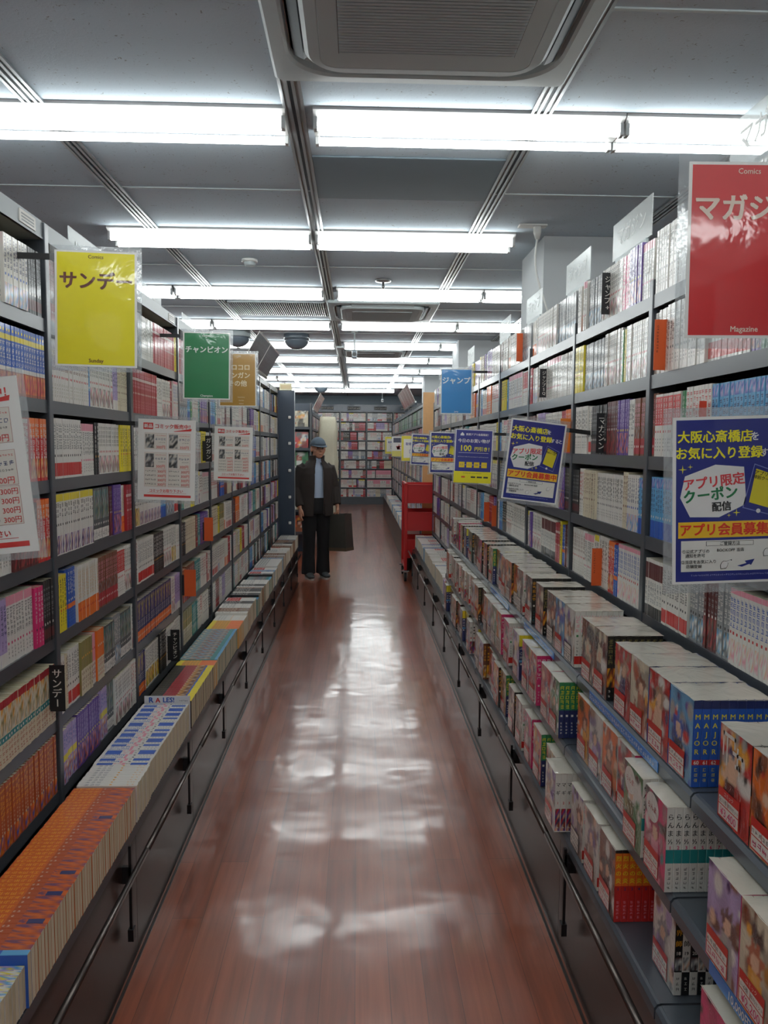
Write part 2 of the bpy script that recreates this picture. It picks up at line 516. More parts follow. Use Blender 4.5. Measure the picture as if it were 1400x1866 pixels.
def lamp_meshes():
    L = 1.25
    mb = MB()
    prof = [(-.115, 0), (-.115, -.012), (-.05, -.05), (.05, -.05), (.115, -.012), (.115, 0)]
    mb.rings([[(x, y, z) for y, z in prof] for x in (-L / 2, L / 2)])
    body = mb.mesh('lamp_body', [M['lampbody']])
    mb = MB(); mb.tube([(-L / 2 + .016, 0, 0), (L / 2 - .016, 0, 0)], .0165, 10, cap=True); tube = mb.mesh('lamp_tube', [M['tube']], True)
    mb = MB(); mb.rbox(-.008, -.018, -.019, .008, .018, .03, .003); sock = mb.mesh('lamp_socket', [M['socket']])
    return body, tube, sock, L


BODY, TUBE, SOCK, LL = lamp_meshes()
ROWNAMES = ['', '', '', 'nearest lamp row', 'second lamp row', 'third lamp row', 'fourth lamp row', 'fifth lamp row', 'sixth lamp row', 'seventh lamp row', 'eighth lamp row', 'ninth lamp row', 'last lamp row']
for k, y in enumerate(LIGHT_Y):
    if k == 4:
        xs = [-.915, .36]
    elif k == 12:
        xs = [-.915, .25]
    else:
        xs = [-2.18, -.915, .445, 1.70]
    for j, x in enumerate(xs):
        side = ('outer left', 'left', 'right', 'outer right')[j] if len(xs) == 4 else ('left', 'right')[j]
        rn = ROWNAMES[k] or (('row behind the viewer', 'row overhead', 'row above the viewer')[k])
        t = thing('ceiling_lamp', 'white twin-tube ceiling lamp, %s one of the %s' % (side, rn), 'ceiling lamp', (x, y, CEIL), group=lampgroup)
        obj('lamp_body', BODY, t)
        for s in (-1, 1):
            obj('tube', TUBE, t, (0, s * .078, -.062))
            for e in (-1, 1):
                obj('socket', SOCK, t, (e * (LL / 2 - .009), s * .078, -.060))


# ------------------------------------------------------------------ air conditioner cassettes
def rrect(w, d, r, z, n=8, cx=0, cyy=0):
    out = []
    for qx, qy, a0 in ((1, 1, 0), (-1, 1, 90), (-1, -1, 180), (1, -1, 270)):
        for k in range(n + 1):
            a = math.radians(a0 + 90 * k / n)
            out.append((cx + qx * (w / 2 - r) + r * math.cos(a), cyy + qy * (d / 2 - r) + r * math.sin(a), z))
    return out


def cassette(loc, label):
    t = thing('air_conditioner', label, 'air conditioner', loc, group='ceiling air conditioners')

    def frame(m):
        m.rings([rrect(1.04, 1.04, .02, 0), rrect(1.04, 1.04, .02, -.022), rrect(1.02, 1.02, .03, -.032), rrect(.93, .93, .17, -.036), rrect(.91, .91, .17, -.030)], cap=False)
    part('outer_frame', frame, M['offwhite'], t, smooth=False)
    part('louver_slot', lambda m: m.rings([rrect(.91, .91, .17, -.030), rrect(.90, .90, .165, -.012), rrect(.80, .80, .13, -.012), rrect(.79, .79, .12, -.04)], cap=False), M['offwhite'], t, label='recess around the intake panel')
    for a in range(4):
        ln = .29 if a % 2 == 0 else .33

        def lv(m):
            m.rings([[(-ln, y, z) for y, z in ((.395, -.036), (.405, -.044), (.437, -.030), (.432, -.022))], [(ln, y, z) for y, z in ((.395, -.036), (.405, -.044), (.437, -.030), (.432, -.022))]])
        part('louver', lv, M['offwhite'] if a % 2 == 0 else M['slot'], t, rot=(0, 0, a * math.pi / 2), label='closed louver flap' if a % 2 == 0 else 'dark blue-grey side louver')

    def panel(m):
        m.rings([rrect(.80, .80, .13, -.030), rrect(.80, .80, .13, -.044), rrect(.77, .77, .12, -.058), rrect(.70, .70, .06, -.060), rrect(.696, .696, .06, -.058), rrect(.69, .69, .06, -.060)])
    part('intake_panel', panel, M['offwhite'], t)

    def grille(m):
        n = 30
        for i in range(n):
            y = -.24 + .48 * i / (n - 1)
            m.box(-.285, y - .0052, -.0650, .285, y + .0052, -.0598)
    g = part('grille', grille, M['offwhite'], t)
    part('grille_shadow_gap', lambda m: m.box(-.288, -.25, -.0607, .288, .25, -.0600), M['gap'], t)
    return t


cassette((.222, 2.37, CEIL), 'white ceiling air conditioner nearest overhead, before the nearest lamp row')
cassette((.235, 7.68, CEIL), 'white ceiling air conditioner between the third and fourth lamp rows')
cassette((.235, 10.95, CEIL), 'white ceiling air conditioner far down, between the fifth and sixth lamp rows')

# dark panel, slatted diffuser, detectors, domes and cameras on the ceiling
mb = MB(); mb.box(-.213, 3.665, CEIL - .010, .690, 4.262, CEIL - .001)
tag(obj('ceiling_access_panel', mb.mesh('ceiling_access_panel', [M['darktile']]), bevel=.003), 'dark blue-grey panel in the ceiling between the first two lamp rows', 'ceiling panel')
t = thing('air_diffuser', 'slatted metal air diffuser left of the far air conditioner', 'air diffuser', (-.76, 7.66, CEIL))
part('diffuser_frame', lambda m: [m.box(-.47, -.36, -.012, .47, -.33, 0), m.box(-.47, .33, -.012, .47, .36, 0), m.box(-.47, -.36, -.012, -.45, .36, 0), m.box(.45, -.36, -.012, .47, .36, 0)], M['offwhite'], t)
part('slats', lambda m: [m.box(-.45 + .02 * i, -.33, -.02, -.45 + .02 * i + .007, .33, -.002) for i in range(45)], M['alu'], t)
part('duct_plate', lambda m: m.box(-.45, -.33, -.0015, .45, .33, -.0008), M['slot'], t)
t = thing('smoke_detector', 'round white smoke detector on the ceiling beyond the second lamp row', 'smoke detector', (-.779, 5.70, CEIL))
part('detector_base', lambda m: m.revolve([(.0, 0), (.056, 0), (.058, -.016), (.05, -.02)], 28), M['white'], t, smooth=True)
part('sensor_cage', lambda m: m.revolve([(.04, -.018), (.042, -.034), (.03, -.046), (.001, -.05)], 24), M['offwhite'], t, smooth=True)
t = thing('sprinkler', 'small metal sprinkler head in the ceiling before the third lamp row', 'sprinkler', (.205, 6.33, CEIL))
part('escutcheon', lambda m: m.revolve([(.001, 0), (.066, 0), (.062, -.012), (.03, -.018), (.001, -.018)], 28), M['alu'], t, smooth=True)
part('nozzle', lambda m: m.revolve([(.010, -.016), (.008, -.04), (.013, -.044), (.014, -.062), (.004, -.066)], 16), M['chrome'], t, smooth=True)
for i, (x, y, r, lab) in enumerate(((-.735, 9.45, .155, 'smoky grey dome under the ceiling, the larger nearer one above the left aisle end'), (-.80, 17.2, .15, 'smoky grey dome under the ceiling, the farther smaller-looking one'), (-1.42, 9.3, .15, 'flat pale dome on the ceiling, half behind the brown hanging card'))):
    t = thing('ceiling_dome', lab, 'dome', (x, y, CEIL), group='domes under the ceiling')
    part('collar', lambda m: m.revolve([(.001, 0), (r, 0), (r, -.05), (r * .96, -.06)], 32), M['dome'] if i < 2 else M['offwhite'], t, smooth=True)
    part('bowl', lambda m: m.revolve([(r * .96 * math.cos(a), -.06 - r * .78 * math.sin(a)) for a in [k * math.pi / 2 / 8 for k in range(8)]] + [(.001, -.06 - r * .78)], 32), M['dome'], t, smooth=True)
for x, y, zz, lab in ((-.035, 9.15, .27, 'small security camera hanging on a rod near the middle of the ceiling'), (.62, 19.2, .22, 'small black security camera on a rod before the far wall')):
    t = thing('security_camera', lab, 'security camera', (x, y, CEIL))
    part('rod', lambda m: m.tube([(0, 0, 0), (0, 0, -zz + .05)], .009, 10), M['offwhite'], t)
    part('ceiling_plate', lambda m: m.revolve([(.001, 0), (.04, 0), (.038, -.012), (.001, -.014)], 20), M['offwhite'], t)
    part('housing', lambda m: m.rbox(-.03, -.07, -zz - .04, .03, .07, -zz + .05, .008), M['dome'], t)
    part('lens', lambda m: m.tube([(0, -.068, -zz), (0, -.085, -zz)], .022, 16), M['black'], t)
t = thing('ceiling_outlet', 'white ceiling socket with a white cable hanging down behind the right shelves', 'power outlet', (1.05, 4.72, CEIL))
part('plate', lambda m: m.rbox(-.085, -.035, -.012, .085, .035, 0, .004), M['white'], t)
part('plug', lambda m: m.tube([(.03, 0, -.01), (.03, 0, -.045), (.032, 0, -.085)], [.024, .024, .012], 14), M['white'], t, smooth=True)
part('cable', lambda m: m.tube([(.032 + .10 * (k / 12) ** 1.6 - .02 * math.sin(k * .5), 0, -.08 - .62 * k / 12) for k in range(13)], .0065, 8), M['white'], t, smooth=True)

# ------------------------------------------------------------------ books: designs ("series") and the meshes built from them
def mixc(a, b, t):
    return tuple(a[i] * (1 - t) + b[i] * t for i in range(3)) + (1,)


PAL = {
    'white': S(222, 219, 212), 'cream': S(214, 204, 178), 'pink': S(226, 150, 166), 'magenta': S(206, 46, 108), 'red': S(190, 38, 36),
    'crimson': S(160, 36, 46), 'orange': S(226, 110, 34), 'amber': S(226, 158, 40), 'yellow': S(228, 208, 44), 'olive': S(132, 122, 70),
    'green': S(46, 124, 76), 'teal': S(36, 128, 130), 'sky': S(92, 160, 204), 'blue': S(36, 84, 172), 'navy': S(34, 42, 92), 'purple': S(96, 66, 142),
    'lilac': S(176, 156, 200), 'brown': S(116, 66, 44), 'maroon': S(84, 30, 32), 'black': S(26, 26, 28), 'grey': S(140, 142, 144), 'dgrey': S(74, 78, 80),
    'skin': S(224, 182, 152), 'lgreen': S(160, 196, 130), 'rust': S(164, 74, 36),
}
PAGE_COLS = [S(226, 214, 186), S(218, 206, 178), S(230, 220, 196), S(208, 194, 164)]


class Series:
    """look: words for the label; base cover ink; bands (v0, v1, ink); title (v0, v1, ink); art (v0, v1, inks); num (v, ink); sizes."""

    def __init__(s, look, base, bands=(), title=None, art=None, num=None, h=.175, d=.114, t=.0165, author=None, words=None, cover=None):
        s.look, s.base, s.bands, s.title, s.art, s.num, s.h, s.d, s.t, s.author, s.words, s.cover = look, base, bands, title, art, num, h, d, t, author, words, cover
        s.cache = {}


def ser(look, base, **k):
    g = lambda c: PAL[c]
    k['bands'] = [(a, b, g(c)) for a, b, c in k.get('bands', ())]
    if k.get('title'): k['title'] = (*k['title'][:2], g(k['title'][2]))
    if k.get('author'): k['author'] = (*k['author'][:2], g(k['author'][2]))
    if k.get('num'): k['num'] = (k['num'][0], g(k['num'][1]))
    if k.get('art'): k['art'] = (*k['art'][:2], [g(c) for c in k['art'][2]])
    return Series(look, g(base), **k)


def stroke_glyph(mb, P, cx, cz, s, col, rng):
    """One illegible printed sign: a handful of short strokes, as small lettering looks from afar."""
    w = .13 * s
    for q in rng.sample(range(6), rng.choice((3, 4))):
        if q < 3:
            z = cz + (.34 - .34 * q) * s; a, b = sorted((rng.uniform(-.5, -.2), rng.uniform(.2, .5)))
            mb.poly([P(cx + a * s, z - w / 2), P(cx + b * s, z - w / 2), P(cx + b * s, z + w / 2), P(cx + a * s, z + w / 2)], col)
        else:
            x = cx + (-.32 + .32 * (q - 3)) * s; a, b = sorted((rng.uniform(-.5, -.15), rng.uniform(.15, .5)))
            mb.poly([P(x - w / 2, cz + a * s), P(x + w / 2, cz + a * s), P(x + w / 2, cz + b * s), P(x - w / 2, cz + b * s)], col)


def cover_art(inks, rng, bg):
    """A loose painted cover: a plain ground with soft blots and one vague standing figure of no one in particular."""
    inks = inks + [mixc(k, (0, 0, 0, 1), .55) for k in inks[:3]] + [PAL['white'], PAL['black']]
    blots = [(rng.random(), rng.random(), rng.uniform(.06, .24), rng.choice(inks), rng.uniform(.5, 2.2)) for _ in range(26)]
    fx, fz = rng.uniform(.3, .7), rng.uniform(.55, .72)
    hair, coat = rng.choice(inks), rng.choice(inks)
    lean, spike = rng.uniform(-.3, .3), rng.uniform(4, 9)

    def fn(u, v):
        c = mixc(bg, (0, 0, 0, 1), .15 + .15 * math.sin(9 * u + 5 * v))
        for x, z, r, k, st in blots:
            d = math.hypot((u - x) * st, (v - z) * 1.5)
            if d < r:
                c = mixc(c, k, min(1, (1 - d / r) * 2.5))
        cx = fx + lean * (v - fz)
        if abs(u - cx) < .12 + .26 * max(0, fz - v) and v < fz - .08:
            c = mixc(c, coat, .85)
        a = math.atan2(v - fz, u - cx)
        d = math.hypot(u - cx, (v - fz) * 1.4)
        if d < .21 + .05 * math.sin(a * spike) and v > fz - .12:
            c = mixc(c, hair, .9)
        if math.hypot(u - cx, (v - fz + .03) * 1.3) < .115:
            c = mixc(c, PAL['skin'], .95)
        return c
    return fn


def book_mb(se, var, far=False, numtxt=None, rng=None):
    """A paperback standing upright: spine in the plane y = 0 looking to -y, front board at x = 0, pages behind."""
    rng = rng or random.Random(zlib.crc32(('%s%d' % (se.look, var)).encode()))
    mb = MB(); t, h, d = se.t * (1 + .06 * ((var % 3) - 1)), se.h, se.d
    c = .0011
    base = se.base
    marks = sorted({0.0, 1.0, *[x for b in se.bands for x in b[:2]]})
    dark = mixc(base, (0, 0, 0, 1), .25)
    for a, b in zip(marks, marks[1:]):
        m = (a + b) / 2; col = base
        for b0, b1, k in se.bands:
            if b0 <= m <= b1:
                col = k
        z0, z1 = a * h, b * h
        mb.poly([(c, 0, z0), (t - c, 0, z0), (t - c, 0, z1), (c, 0, z1)], col)
        if not far:
            mb.poly([(0, c, z0), (c, 0, z0), (c, 0, z1), (0, c, z1)], col)
            mb.poly([(t - c, 0, z0), (t, c, z0), (t, c, z1), (t - c, 0, z1)], col)
    y0 = 0 if far else c
    mb.poly([(0, d, 0), (0, y0, 0), (0, y0, h), (0, d, h)], base)
    mb.poly([(t, y0, 0), (t, d, 0), (t, d, h), (t, y0, h)], base)
    e = getattr(se, 'inset', .0014)
    mb.box(.0006, .0016, e, t - .0006, d - .002, h - e, PAGE_COLS[var % 4], 1, skip='f' if far else '')
    P = lambda x, z: (x, -.00025, z)
    if se.art:
        a, b, inks = se.art
        nu, nv = (2, max(2, int((b - a) * 10))) if far else (3, max(3, int((b - a) * 16)))
        mb.grid((c, -.0001, a * h), (t - 2 * c, 0, 0), (0, 0, (b - a) * h), nu, nv, lambda u, v: rng.choice(inks))
    if se.title:
        a, b, k = se.title
        if far:
            n = max(1, int((b - a) * h / (.8 * t)))
            for i in range(n):
                if rng.random() < .8:
                    z = (b - (i + .5) * (b - a) / n) * h
                    mb.poly([P(t * .25, z - .25 * t), P(t * .75, z - .25 * t), P(t * .75, z + .2 * t), P(t * .25, z + .2 * t)], k)
        elif se.words:
            s = min(t * .86, (b - a) * h / max(1, len(se.words)) / 1.02)
            mb.text(se.words, (t / 2, -.0003, b * h), (1, 0, 0), (0, 0, 1), s, k, 0, vertical=True, bold=.03, pitch=(b - a) * h / len(se.words) / s)
        else:
            n = max(1, int((b - a) * h / (.82 * t))); r2 = random.Random(zlib.crc32(se.look.encode()))
            for i in range(n):
                stroke_glyph(mb, P, t / 2, (b - (i + .5) * (b - a) / n) * h, t * .78, k, r2)
    if se.author and not far:
        a, b, k = se.author; r2 = random.Random(zlib.crc32((se.look + 'a').encode()))
        n = max(1, int((b - a) * h / (.55 * t)))
        for i in range(n):
            stroke_glyph(mb, P, t / 2, (b - (i + .5) * (b - a) / n) * h, t * .42, k, r2)
    if se.num:
        v, k = se.num
        if numtxt and not far:
            mb.text(numtxt, (t / 2, -.0003, v * h), (1, 0, 0), (0, 0, 1), t * .62, k, 0, bold=.03)
        else:
            mb.poly([P(t * .3, v * h - .2 * t), P(t * .7, v * h - .2 * t), P(t * .7, v * h + .2 * t), P(t * .3, v * h + .2 * t)], k)
    return mb


BK = {}


def add_series(key, *a, **k):
    BK[key] = ser(*a, **k)


A = add_series
multi = ['red', 'amber', 'sky', 'white', 'skin', 'brown', 'pink']
A('wblk', 'black-lettered white', 'white', title=(.45, .93, 'black'), num=(.36, 'dgrey'), author=(.1, .28, 'black'))
A('wbrn', 'brown-lettered white', 'white', title=(.5, .92, 'brown'), author=(.06, .3, 'olive'), num=(.4, 'red'))
A('wred', 'red-lettered white', 'white', title=(.42, .94, 'red'), num=(.34, 'black'), author=(.05, .28, 'black'))
A('wnav', 'navy-lettered white', 'white', title=(.5, .95, 'navy'), num=(.42, 'blue'), art=(.0, .3, ['white', 'sky', 'lilac', 'skin']))
A('wpnk', 'pink-topped white', 'white', bands=[(.86, 1, 'pink')], title=(.4, .84, 'dgrey'), num=(.3, 'magenta'), author=(.06, .26, 'black'))
A('wlil', 'pale lilac', 'lilac', title=(.45, .92, 'navy'), bands=[(.0, .2, 'white')], author=(.24, .4, 'purple'))
A('wpic', 'picture-footed white', 'white', title=(.52, .94, 'black'), art=(.02, .36, ['white', 'skin', 'brown', 'pink', 'grey', 'white']), num=(.44, 'red'))
A('wtag', 'red-footed white', 'white', title=(.48, .94, 'dgrey'), bands=[(.04, .26, 'red')], num=(.38, 'black'))
A('wgold', 'yellow-headed white', 'white', bands=[(.88, 1, 'yellow')], title=(.62, .86, 'black'), art=(.02, .32, ['lilac', 'white', 'brown', 'navy', 'skin', 'purple']), num=(.5, 'black'))
A('wora', 'orange-footed white', 'white', bands=[(0, .34, 'orange')], title=(.42, .95, 'cream'), author=(.4, .9, 'amber'), num=(.2, 'red'))
A('multi', 'blue-red white-lettered', 'blue', bands=[(.78, .86, 'yellow'), (.0, .34, 'rust'), (.34, .4, 'white')], title=(.42, .76, 'white'), art=(.04, .32, ['orange', 'red', 'amber', 'red']), num=(.92, 'yellow'))
A('bred', 'grey-lettered black', 'black', title=(.4, .9, 'grey'), bands=[(.06, .22, 'maroon')], num=(.3, 'white'))
A('blk', 'white-lettered black', 'black', title=(.42, .94, 'white'), author=(.08, .3, 'grey'), num=(.35, 'amber'))
A('ored', 'orange-red', 'red', bands=[(.7, 1, 'orange')], title=(.4, .92, 'white'), art=(.05, .36, ['red', 'amber', 'brown', 'skin']), num=(.38, 'white'))
A('dred', 'dark red', 'maroon', title=(.5, .92, 'grey'), art=(.04, .46, ['maroon', 'brown', 'black', 'crimson']), num=(.48, 'white'))
A('crim', 'crimson', 'crimson', title=(.55, .9, 'pink'), bands=[(.74, .8, 'white')], num=(.45, 'white'), author=(.1, .3, 'pink'))
A('mag', 'magenta', 'magenta', title=(.4, .92, 'white'), num=(.3, 'black'), author=(.06, .26, 'white'))
A('gold', 'gold-teal patterned', 'cream', bands=[(.88, 1, 'crimson'), (.36, .46, 'teal')], art=(.48, .88, ['cream', 'amber', 'olive', 'white', 'cream']), title=(.05, .34, 'rust'), num=(.41, 'white'))
A('org', 'orange-brown yellow-lettered', 'rust', title=(.5, .96, 'amber'), author=(.3, .5, 'cream'), art=(.02, .26, ['rust', 'orange', 'rust', 'amber', 'blue']), num=(.28, 'cream'))
A('yel', 'yellow', 'yellow', title=(.42, .95, 'black'), author=(.1, .36, 'black'), num=(.38, 'red'))
A('blu', 'deep blue', 'blue', title=(.55, .95, 'white'), bands=[(.32, .4, 'orange')], author=(.08, .3, 'sky'), num=(.46, 'white'))
A('brr', 'brown-red', 'brown', title=(.5, .92, 'pink'), bands=[(.03, .3, 'crimson')], art=(.3, .5, ['brown', 'maroon', 'rust', 'grey']), num=(.16, 'white'))
A('olv', 'olive cream-footed', 'olive', bands=[(0, .48, 'cream')], title=(.08, .44, 'brown'), num=(.7, 'amber'))
A('pnk', 'pink white-footed', 'pink', bands=[(0, .45, 'white')], title=(.08, .42, 'crimson'), num=(.7, 'red'))
A('orr', 'bright orange', 'orange', bands=[(0, .45, 'cream')], title=(.08, .42, 'red'), num=(.7, 'white'))
A('grn', 'grey-green', 'dgrey', art=(.42, .96, ['grey', 'dgrey', 'olive', 'teal', 'grey']), bands=[(.04, .24, 'white')], title=(.06, .22, 'dgrey'), num=(.33, 'white'))
A('pur', 'purple', 'purple', title=(.5, .94, 'lilac'), art=(.04, .4, ['purple', 'brown', 'navy', 'lilac', 'orange']), num=(.45, 'yellow'))
A('lil', 'lilac-yellow', 'lilac', title=(.62, .92, 'blue'), bands=[(.42, .54, 'yellow')], art=(.02, .4, ['lilac', 'red', 'blue', 'white', 'amber']))
A('bpy', 'yellow-slashed blue-purple', 'navy', art=(.55, .96, ['navy', 'purple', 'yellow', 'navy', 'olive']), title=(.34, .52, 'white'), bands=[(.04, .28, 'orange')], num=(.16, 'white'))
A('yblk', 'yellow-black', 'white', art=(.02, .42, ['yellow', 'amber', 'yellow', 'black', 'red']), title=(.46, .95, 'black'))
A('sky', 'bright blue', 'sky', bands=[(.0, .28, 'blue')], title=(.42, .82, 'navy'), art=(.82, .98, ['sky', 'lilac', 'blue']), num=(.34, 'white'))
A('wnum', 'big-numbered white', 'white', title=(.48, .9, 'blue'), bands=[(.93, 1, 'pink')], num=(.42, 'red'), art=(.04, .34, ['white', 'white', 'pink', 'skin', 'white']))
A('wbk2', 'black-headed white', 'white', bands=[(.66, .94, 'maroon'), (.0, .2, 'black')], title=(.24, .62, 'grey'), num=(.5, 'grey'))
A('tan', 'tan', 'cream', title=(.5, .94, 'brown'), author=(.1, .3, 'brown'), num=(.4, 'brown'))
A('red2', 'red-white', 'white', bands=[(.5, .96, 'red')], title=(.52, .94, 'white'), num=(.4, 'red'), author=(.08, .3, 'black'))
A('grn2', 'green', 'green', title=(.45, .93, 'white'), num=(.34, 'yellow'), author=(.06, .26, 'white'))
A('teal', 'teal', 'teal', title=(.42, .92, 'white'), art=(.04, .34, ['teal', 'sky', 'white', 'lgreen']))
A('gry', 'silver grey', 'grey', title=(.46, .93, 'white'), art=(.04, .36, ['grey', 'white', 'dgrey', 'sky']), num=(.4, 'black'))
MIXED = ['wblk', 'wbrn', 'wred', 'wnav', 'wpnk', 'wpic', 'wtag', 'wgold', 'wlil', 'wblk', 'wpic', 'wbrn', 'blk', 'dred', 'crim', 'brr', 'sky', 'gry', 'pur', 'tan', 'yel', 'red2', 'teal', 'wora', 'wnum', 'wtag', 'wpic', 'wblk']
PALE = ['wblk', 'wbrn', 'wred', 'wnav', 'wpnk', 'wpic', 'wtag', 'wlil', 'gry', 'wnum', 'tan', 'wblk', 'wpic', 'wgold']

# ------------------------------------------------------------------ the two aisle-side shelf runs: bays, boards, kick boards
LX, RX = -.88, .857
LZ = [1.900, 1.673, 1.446, 1.219, .986, .742, .523]          # left: top of the seven boards
RZ = [1.990, 1.760, 1.525, 1.290, 1.058]                      # right: five upper boards
RZ_LOW = [.826, .600]                                         # right, beyond the tiers: two more
LP = [.658 + .797 * k for k in range(11)]                     # posts, left and right
RP = [.658 + .797 * k for k in range(11)]
TIER_END = RP[6]                                              # the stepped tiers reach this far
ROWS = ['top shelf', 'second shelf down', 'third shelf down', 'fourth shelf down', 'fifth shelf down', 'sixth shelf down', 'bottom shelf']
LBAY = ['frontmost left bay', 'leftmost bay', 'left bay behind yellow card', 'third left bay', 'fourth left bay', 'fifth left bay', 'sixth left bay', 'seventh left bay', 'eighth left bay', 'last left bay']
RBAY = ['frontmost right bay', 'right bay behind red card', 'right bay past red card', 'third right bay', 'fourth right bay', 'fifth right bay', 'sixth right bay', 'seventh right bay', 'eighth right bay', 'last right bay']
ORD = ['nearest', 'second', 'third', 'fourth', 'fifth', 'sixth', 'seventh', 'eighth', 'ninth', 'tenth']


def shelf_board(m, x0, x1, y0, y1, z, lip, mat_lip=1):
    # x0 is the aisle edge
    s = 1 if x1 > x0 else -1
    a, b = sorted((x0 + s * .002, x1))
    m.box(a, y0, z - .006, b, y1, z, mat=0)
    a, b = sorted((x0, x0 + s * .006))
    m.box(a, y0, z - lip, b, y1, z + .001, mat=mat_lip)
    a, b = sorted((x0 + s * .03, x0 + s * .036))
    m.box(a, y0, z - lip * .8, b, y1, z - .006, mat=0)


def left_bay(k, end=False):
    y0, y1 = LP[k] + .014, LP[k + 1] - .014
    t = thing('shelving_bay', 'dark steel comic shelving, %s bay along the left side of the aisle' % ORD[k], 'shelving', (LX, LP[k], 0), group='left shelving bays')
    X = lambda x: x - LX
    yy = lambda y: y - LP[k]
    part('post', lambda m: m.box(X(-.955), -.014, .40, X(-.876), .014, 2.165), M['steel_lip'], t, bevel=.002)
    if end:
        part('post', lambda m: m.box(X(-.955), yy(LP[k + 1]) - .014, .40, X(-.876), yy(LP[k + 1]) + .014, 2.165), M['steel_lip'], t, bevel=.002)
    for z in LZ:
        part('shelf_board', lambda m: shelf_board(m, X(-.882), X(-1.18), yy(y0), yy(y1), z - .001, .036), [M['steel'], M['steel_lip']], t)
    part('back_panel', lambda m: m.box(X(-1.19), yy(y0) - .014, .0, X(-1.182), yy(y1) + .014, 2.165), M['steel'], t)
    part('header_board', lambda m: [m.box(X(-1.18), yy(y0), 2.118, X(-.88), yy(y1), 2.124), m.box(X(-.888), yy(y0), 2.118, X(-.882), yy(y1), 2.168)], M['header'], t)
    part('header_label', lambda m: [m.box(X(-.8825), yy(y1) - .15, 2.127, X(-.8795), yy(y1) - .05, 2.16, WHITE), *[m.box(X(-.8796), yy(y1) - .14, z, X(-.8794), yy(y1) - .06, z + .004, PAL['dgrey']) for z in (2.133, 2.141, 2.149)]], M['print'], t, label='white label in the header strip')
    part('bench_tray', lambda m: [m.box(X(-.93), yy(LP[k]), .412, X(-.66), yy(LP[k + 1]), .418), m.box(X(-.666), yy(LP[k]), .385, X(-.658), yy(LP[k + 1]), .418)], M['steel'], t)
    part('kick_board', lambda m: m.box(X(-.70), yy(LP[k]) + .0012, .0, X(-.664), yy(LP[k + 1]) - .0012, .40), M['kick'], t, label='glossy brown kick board')
    part('bumper_rod', lambda m: m.tube([(X(-.632), yy(LP[k]) + .0, .325), (X(-.632), yy(LP[k + 1]), .325)], .009, 12), M['rod'], t, smooth=True)
    for yb in (2.121 + .767 * (k - 1),):
        def br(m):
            m.box(X(-.646), yy(yb) - .006, .16, X(-.638), yy(yb) + .006, .412)
            m.box(X(-.664), yy(yb) - .006, .30, X(-.640), yy(yb) + .006, .35)
            m.box(X(-.650), yy(yb) - .012, .13, X(-.634), yy(yb) + .012, .165)
        part('bracket', br, M['black'], t)
    return t


